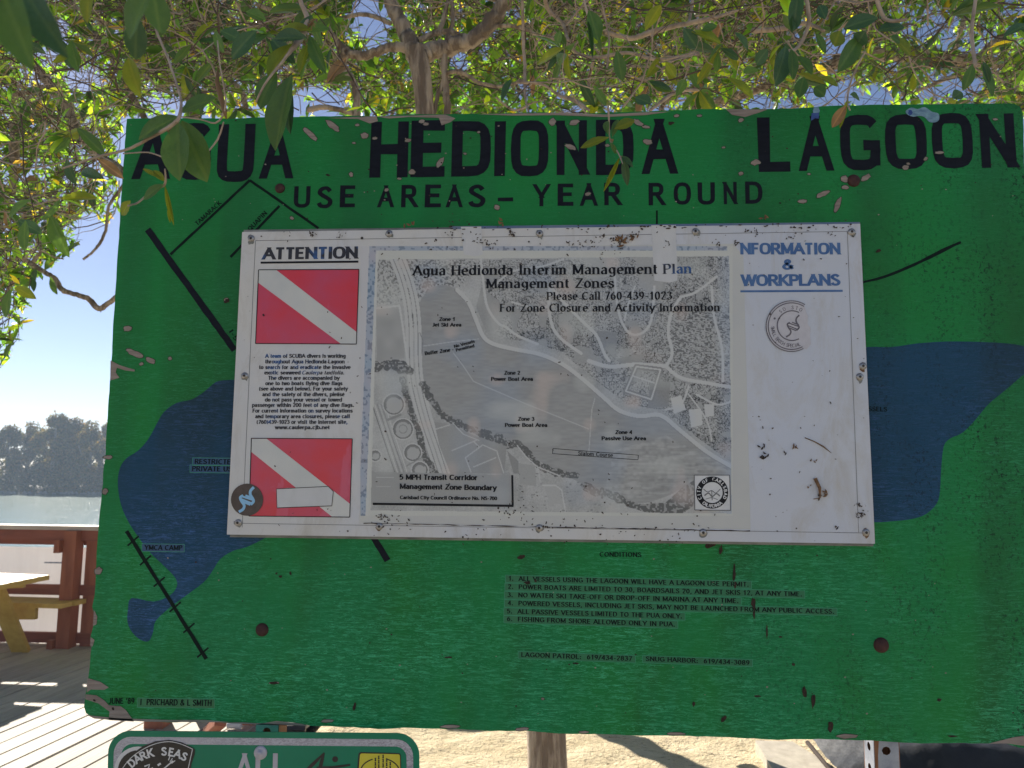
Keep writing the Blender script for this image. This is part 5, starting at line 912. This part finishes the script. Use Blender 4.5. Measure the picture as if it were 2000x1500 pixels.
HL = [  # x0,y0 base; x1,y1 tip; width px; depth; kind
 (350,228,262,262,44,-.55,'leafg'),(352,220,412,186,38,-.55,'leafg'),(348,240,345,342,58,-.57,'leafg'),(356,236,398,347,66,-.56,'leafg'),(350,240,368,330,34,-.53,'leafb'),
 (610,60,545,48,26,-.3,'leafy'),(600,75,532,72,34,-.32,'leafb'),(605,70,630,135,26,-.3,'leafg'),(603,85,583,138,20,-.3,'leafy'),(530,75,570,118,30,-.28,'leafb'),(575,85,520,140,40,-.3,'leafy'),(570,145,528,285,54,-.33,'leafg'),(560,150,560,250,28,-.30,'leafb'),(540,140,500,205,44,-.3,'leafg'),(590,60,640,52,20,-.28,'leafg'),(572,88,606,25,20,-.28,'leafb'),(500,60,450,108,34,-.2,'leafb'),(520,40,480,20,24,-.2,'leafg'),
 (35,-40,112,92,66,-1.08,'leafb'),(-10,-60,45,110,80,-1.12,'leafg'),(20,-30,-40,100,60,-1.1,'leafy'),(300,-30,240,70,70,-1.02,'leafg'),(268,30,262,118,44,-.9,'leafb'),(250,112,268,180,34,-.85,'leafy'),(140,78,150,138,24,-.7,'leafg'),(300,-20,310,60,50,-.95,'leafg'),(180,-30,160,40,40,-.9,'leafy'),
 (150,250,205,300,24,-.3,'leafg'),(130,310,145,360,22,-.2,'leafb'),(190,310,240,345,20,-.2,'leafr'),(205,350,150,330,22,-.3,'leafb'),(255,392,235,420,22,-.5,'leafy'),(320,360,278,388,24,-.5,'leafg'),(322,362,338,435,9,-.5,'leafy'),(322,355,300,330,14,-.5,'leafy'),(318,350,276,326,9,-.5,'leafy'),(60,390,10,420,26,0,'leafg'),(50,430,45,490,24,0,'leafg'),(35,430,80,455,24,.1,'leafb'),(100,420,130,500,30,.3,'leafg'),(88,528,106,500,16,2.8,'leafg'),(98,540,110,575,14,2.8,'leafg'),(72,522,60,556,13,2.8,'leafb'),(30,560,64,580,20,.5,'leafy'),(20,565,8,620,22,.5,'leafg'),
 (1150,20,1170,78,30,-.3,'leafg'),(1148,40,1158,110,9,-.3,'leafb'),(1205,98,1215,158,24,-.25,'leafg'),(1335,55,1362,92,26,-.2,'leafb'),(1350,62,1412,78,22,-.2,'leafy'),(1370,60,1400,48,18,-.2,'leafg'),(1420,152,1478,188,24,-.2,'leafy'),(1260,60,1290,5,26,.2,'leafy'),(1240,190,1270,200,24,.0,'leafb'),(1160,170,1185,205,16,0,'leafg'),(980,200,996,150,14,-.1,'leafb'),(1095,60,1085,85,20,0,'leafg'),(1320,190,1340,150,18,.2,'leafg'),(1300,120,1320,150,18,.2,'leafy'),
 (1190,268,1133,287,18,-.22,'leafy'),(1187,262,1182,232,13,-.22,'leafg'),(1200,252,1240,233,22,-.22,'leafy'),(1196,268,1208,228,14,-.22,'leafg'),(1210,308,1180,372,9,-.22,'leafy'),(1218,305,1225,362,15,-.22,'leafb'),(1215,305,1236,325,10,-.22,'leafb'),(1192,278,1205,300,9,-.22,'leafg'),
 (1652,206,1625,248,20,-.3,'leafr'),(1655,195,1640,250,10,-.3,'leafy'),(1660,185,1684,192,18,-.3,'leafg'),(1640,60,1630,88,30,-.3,'leafy'),(1680,70,1645,132,34,-.3,'leafg'),(1690,60,1672,88,30,-.32,'leafb'),(1715,35,1650,48,34,-.3,'leafb'),(1715,60,1770,45,30,-.28,'leafb'),(1745,75,1784,104,26,-.3,'leafy'),(1740,72,1760,80,22,-.31,'leafg'),(1550,60,1560,20,20,-.2,'leafb'),(1535,90,1520,160,34,-.2,'leafb'),(1545,95,1552,150,20,-.22,'leafg'),(1555,110,1590,138,24,-.2,'leafg'),(1600,10,1612,32,20,-.2,'leafb'),(1560,-20,1550,55,26,-.2,'leafb'),(1595,65,1612,100,14,-.2,'leafg'),(1570,150,1560,190,24,-.1,'leafg'),(1590,170,1612,185,26,-.1,'leafg'),(1600,150,1640,165,16,-.1,'leafy'),
 (1900,125,1885,175,20,-.1,'leafg'),(1915,125,1945,185,24,-.1,'leafg'),(1920,120,1935,160,12,-.1,'leafb'),(1960,72,2010,40,20,-.1,'leafb'),(1860,192,1880,178,22,.2,'leafb'),(1850,200,1868,196,14,.2,'leafy'),(1500,95,1475,125,24,0,'leafb'),(1480,135,1455,140,20,0,'leafg'),(1460,100,1440,60,18,0,'leafb'),(430,60,470,75,30,.1,'leafb'),(330,395,332,436,7,-.5,'leafy'),(420,60,432,100,20,.1,'leafg')]
for x0, y0, x1, y1, w_, Y, m_ in HL: pxl(tA, x0, y0, x1, y1, w_, Y, m_, dY=random.uniform(-.02,.02), roll=random.uniform(-25,25))
pod = MB(); pod.tube([at(426,132,-.35), at(424,160,-.352), at(432,190,-.35), at(438,215,-.349), at(442,232,-.35)], [.001,.0035,.0045,.0042,.001], 7, .2); pod.build('seed_pod', MAT['leafr'], tA, True)
for i, (cx, cy, s) in enumerate(((608,48,14),(596,82,10),(345,238,9),(330,255,8),(1195,275,5),(1212,308,5))):     # scaly buds
    for k_ in range(9): place_leaf(tA, at(cx+random.uniform(-s,s)*.4, cy+random.uniform(-s,s)*.4, -.3 if i in (0,1) else -.55 if i < 4 else -.22), at(cx+random.uniform(-s,s), cy+random.uniform(-s,s), -.3 if i in (0,1) else -.55 if i < 4 else -.22), .004, 'leafr', name='bud_scale')
# palm behind
pc = at(905,330,5.2); palm = thing('palm_tree', (pc[0], 5.2, -.2), 'green feather palm behind the fork of the middle tree trunk', 'palm')
mb = MB(); mb.tube([(pc[0]+.05,5.2,-.2),(pc[0],5.2,1.5),(pc[0],5.2,pc[2])], [.13,.11,.09], 12, .1); mb.build('trunk', MAT['bark'], palm, True)
for tx, ty, ln, hh in ((800,190,1,.25),(1015,190,1,.3),(960,150,1,.5),(860,130,1,.5),(760,240,1,.2),(1080,235,1,.25),(910,110,1,.4),(985,215,1,.2)):
    tip = at(tx, ty+25, 5.0+random.uniform(-.4,.4)); rc = crom([pc, (pc*.5+tip*.5)+np.array([0,0,hh*.5]), tip+np.array([0,0,-.05])], 12); b, d, nn = [], [], []
    for i in range(1, len(rc)):
        t = rc[i]-rc[i-1]; t /= np.linalg.norm(t); sd = np.cross(t, [0,0,1]); sd /= np.linalg.norm(sd)
        for s_ in (-1, 1):
            for _ in range(3): b.append(rc[i]+t*random.uniform(-.03,.03)); d.append(sd*s_*.8+t*.75+np.array([0,0,-.30+random.uniform(-.1,.1)])); nn.append([.1,.2,1])
    b, d, nn = map(np.array, (b, d, nn)); L = np.full(len(b), .5)*np.random.default_rng(3).uniform(.7,1.1,len(b)); V, Fc = leaves_mesh(b, d, nn, L, np.full(len(b), .022)); c = np.tile((.06,.12,.03,1), (len(V),1))
    fr = fastmesh('frond', V, Fc, MAT['leafmass'], palm, c); mb = MB(); mb.tube(rc, [.012*(1-.7*i/len(rc)) for i in range(len(rc))], 6); mb.build('frond_stem', MAT['leafy'], fr)
# ---------------------------------------------------------------- far shore
grid('far_shore', -262, 262, 84, 260, 80, 50, lambda X, Y: -1.9+np.clip((Y-88+lump(X, Y, .8, 14)), 0, 6)*.28+np.clip(Y-100, 0, 60)*.02+lump(X, Y, .15, 5, 2), MAT['rock'])
def crown(name, n, seed, wid, hgt, mats):
    g = np.random.default_rng(seed); C_ = []
    for _ in range(26): a = g.uniform(0, 2*math.pi); r = wid*math.sqrt(g.random())*.8; z = g.uniform(.12, 1); k = math.sin(math.pi*min(1, max(.05, z*.75+.2))); C_.append((r*math.cos(a)*k, r*math.sin(a)*k, z*hgt, g.uniform(.16,.30)*wid))
    C_ = np.array(C_); o = C_[g.integers(0, len(C_), n)]; u = unit(n, g)*g.uniform(.55,1.05,(n,1)); P = o[:,:3]+u*o[:,3:4]; d = unit(n, g); L = g.uniform(.16,.34,n); V, Fc = leaves_mesh(P, d, u+np.array([0,0,.5]), L, L*.7)
    c = mats[g.integers(0, len(mats), n)]*g.uniform(.7,1.3,(n,1)); return V, Fc, np.repeat(np.concatenate([c, np.ones((n,1))], 1), 8, 0)
fp = np.array([(.13,.125,.03),(.19,.155,.04),(.07,.08,.03),(.26,.16,.05)]); CR = []
for i in range(4):
    V, Fc, c = crown('crown', 6000, 40+i, 2.9, 7.0, fp); o = fastmesh('crown', V, Fc, MAT['farleaf'], None, c); CR.append(o.data); bpy.data.objects.remove(o)
mb = MB(); mb.tube([(0,0,-1),(.1,0,2),(-.1,.1,4.5),(0,0,6.5)], [.28,.22,.15,.05], 7, .2); mb.tube([(.05,0,2),(.9,.2,3.6),(1.4,.2,5)], [.13,.09,.03], 5); mb.tube([(0,0,2.6),(-.9,-.2,4),(-1.3,-.2,5.4)], [.12,.08,.03], 5); tk = mb.build('trunk', MAT['bark'], None); TK = tk.data; bpy.data.objects.remove(tk)
FAR = [(-45,822,92,'leftmost, cut by the photo edge'),(12,818,90,'bushy rounded one at the left edge of the photo'),(52,812,93,'broad one just left of the tallest'),(99,792,91,'tallest, with a tufted crown above the others'),(122,812,97,'half hidden right behind the tallest'),(142,803,92,'yellowish broad one right of the tallest'),(172,810,90,'rightmost full crown before the board edge'),(205,812,99,'pale thin one touching the board edge'),(245,812,94,'mostly hidden behind the board edge')]
for i, (px, ty, Y, lab) in enumerate(FAR):
    b = at(px, 955, Y); h = at(px, ty, Y)[2]-(-1.0); t = thing('shore_tree', (b[0], Y, -1.0), 'hazy tree on the far shore, '+lab, 'tree', 'trees on the far shore'); s = h/8.2
    for nm, me in (('crown', CR[i % 4]), ('trunk', TK)): o = bpy.data.objects.new(nm, me); COL.objects.link(o); o.parent = t; o.scale = (s*(1.0 if i != 3 else .75), s, s); o.rotation_euler = (0,0,i*1.7)
g = np.random.default_rng(77); VV, FF, CC, off = [], [], [], 0
for k_ in range(34):
    V, Fc, c = crown('c', 420, 100+k_, 2.6, 6.5, fp); px = g.uniform(-500,400) if k_ < 12 else g.uniform(-1500,3500); Y = g.uniform(89,101); b = at(px, 950, Y); s = g.uniform(.62,1.0); L_ = V*s+np.array([b[0], Y, -1.2]); VV.append(L_); FF.append(Fc+off); CC.append(c); off += len(V)
for k_ in range(26): # brush along the waterline
    V, Fc, c = crown('c', 500, 300+k_, 1.6, 2.6, fp); b = at(-120+k_*16, 960, 87+g.uniform(0,2)); L_ = V*np.array([1.2,1,1])+np.array([b[0], b[1], -1.9]); VV.append(L_); FF.append(Fc+off); CC.append(c); off += len(V)
o = fastmesh('far_wood', np.concatenate(VV), np.concatenate(FF), MAT['farleaf'], None, np.concatenate(CC), kind='stuff'); tag(o, 'hazy wood and brush behind the single trees on the far shore', 'wood')
mb = MB()
for _ in range(260): x = -90+random.random()*60; y = 86.2+random.gauss(0,.4)-.0; r = random.uniform(.1,.35); mb.tube([(x-r,y,-1.6),(x,y,-1.5+r*.4),(x+r,y,-1.6)], [r*.3,r*.6,r*.2], 5, .4)
o = mb.build('shore_rocks', MAT['rock'], None, kind='stuff'); tag(o, 'pale rocks along the far waterline', 'rocks')
# ---------------------------------------------------------------- air
mb = MB(); mb.box((0, 125, 5), (570, 330, 20)); hz = mb.build('haze', bpy.data.materials.new('haze_air'), None, kind='stuff'); tag(hz, 'thin pale haze over the lagoon', 'haze')
hm = hz.data.materials[0]; hm.use_nodes = True; t = hm.node_tree; t.nodes.remove(t.nodes['Principled BSDF']); pv = t.nodes.new('ShaderNodeVolumePrincipled'); pv.inputs['Density'].default_value = .0016; pv.inputs['Color'].default_value = (.66,.80,1,1); pv.inputs['Anisotropy'].default_value = 0; t.links.new(pv.outputs[0], [n for n in t.nodes if n.type == 'OUTPUT_MATERIAL'][0].inputs['Volume'])
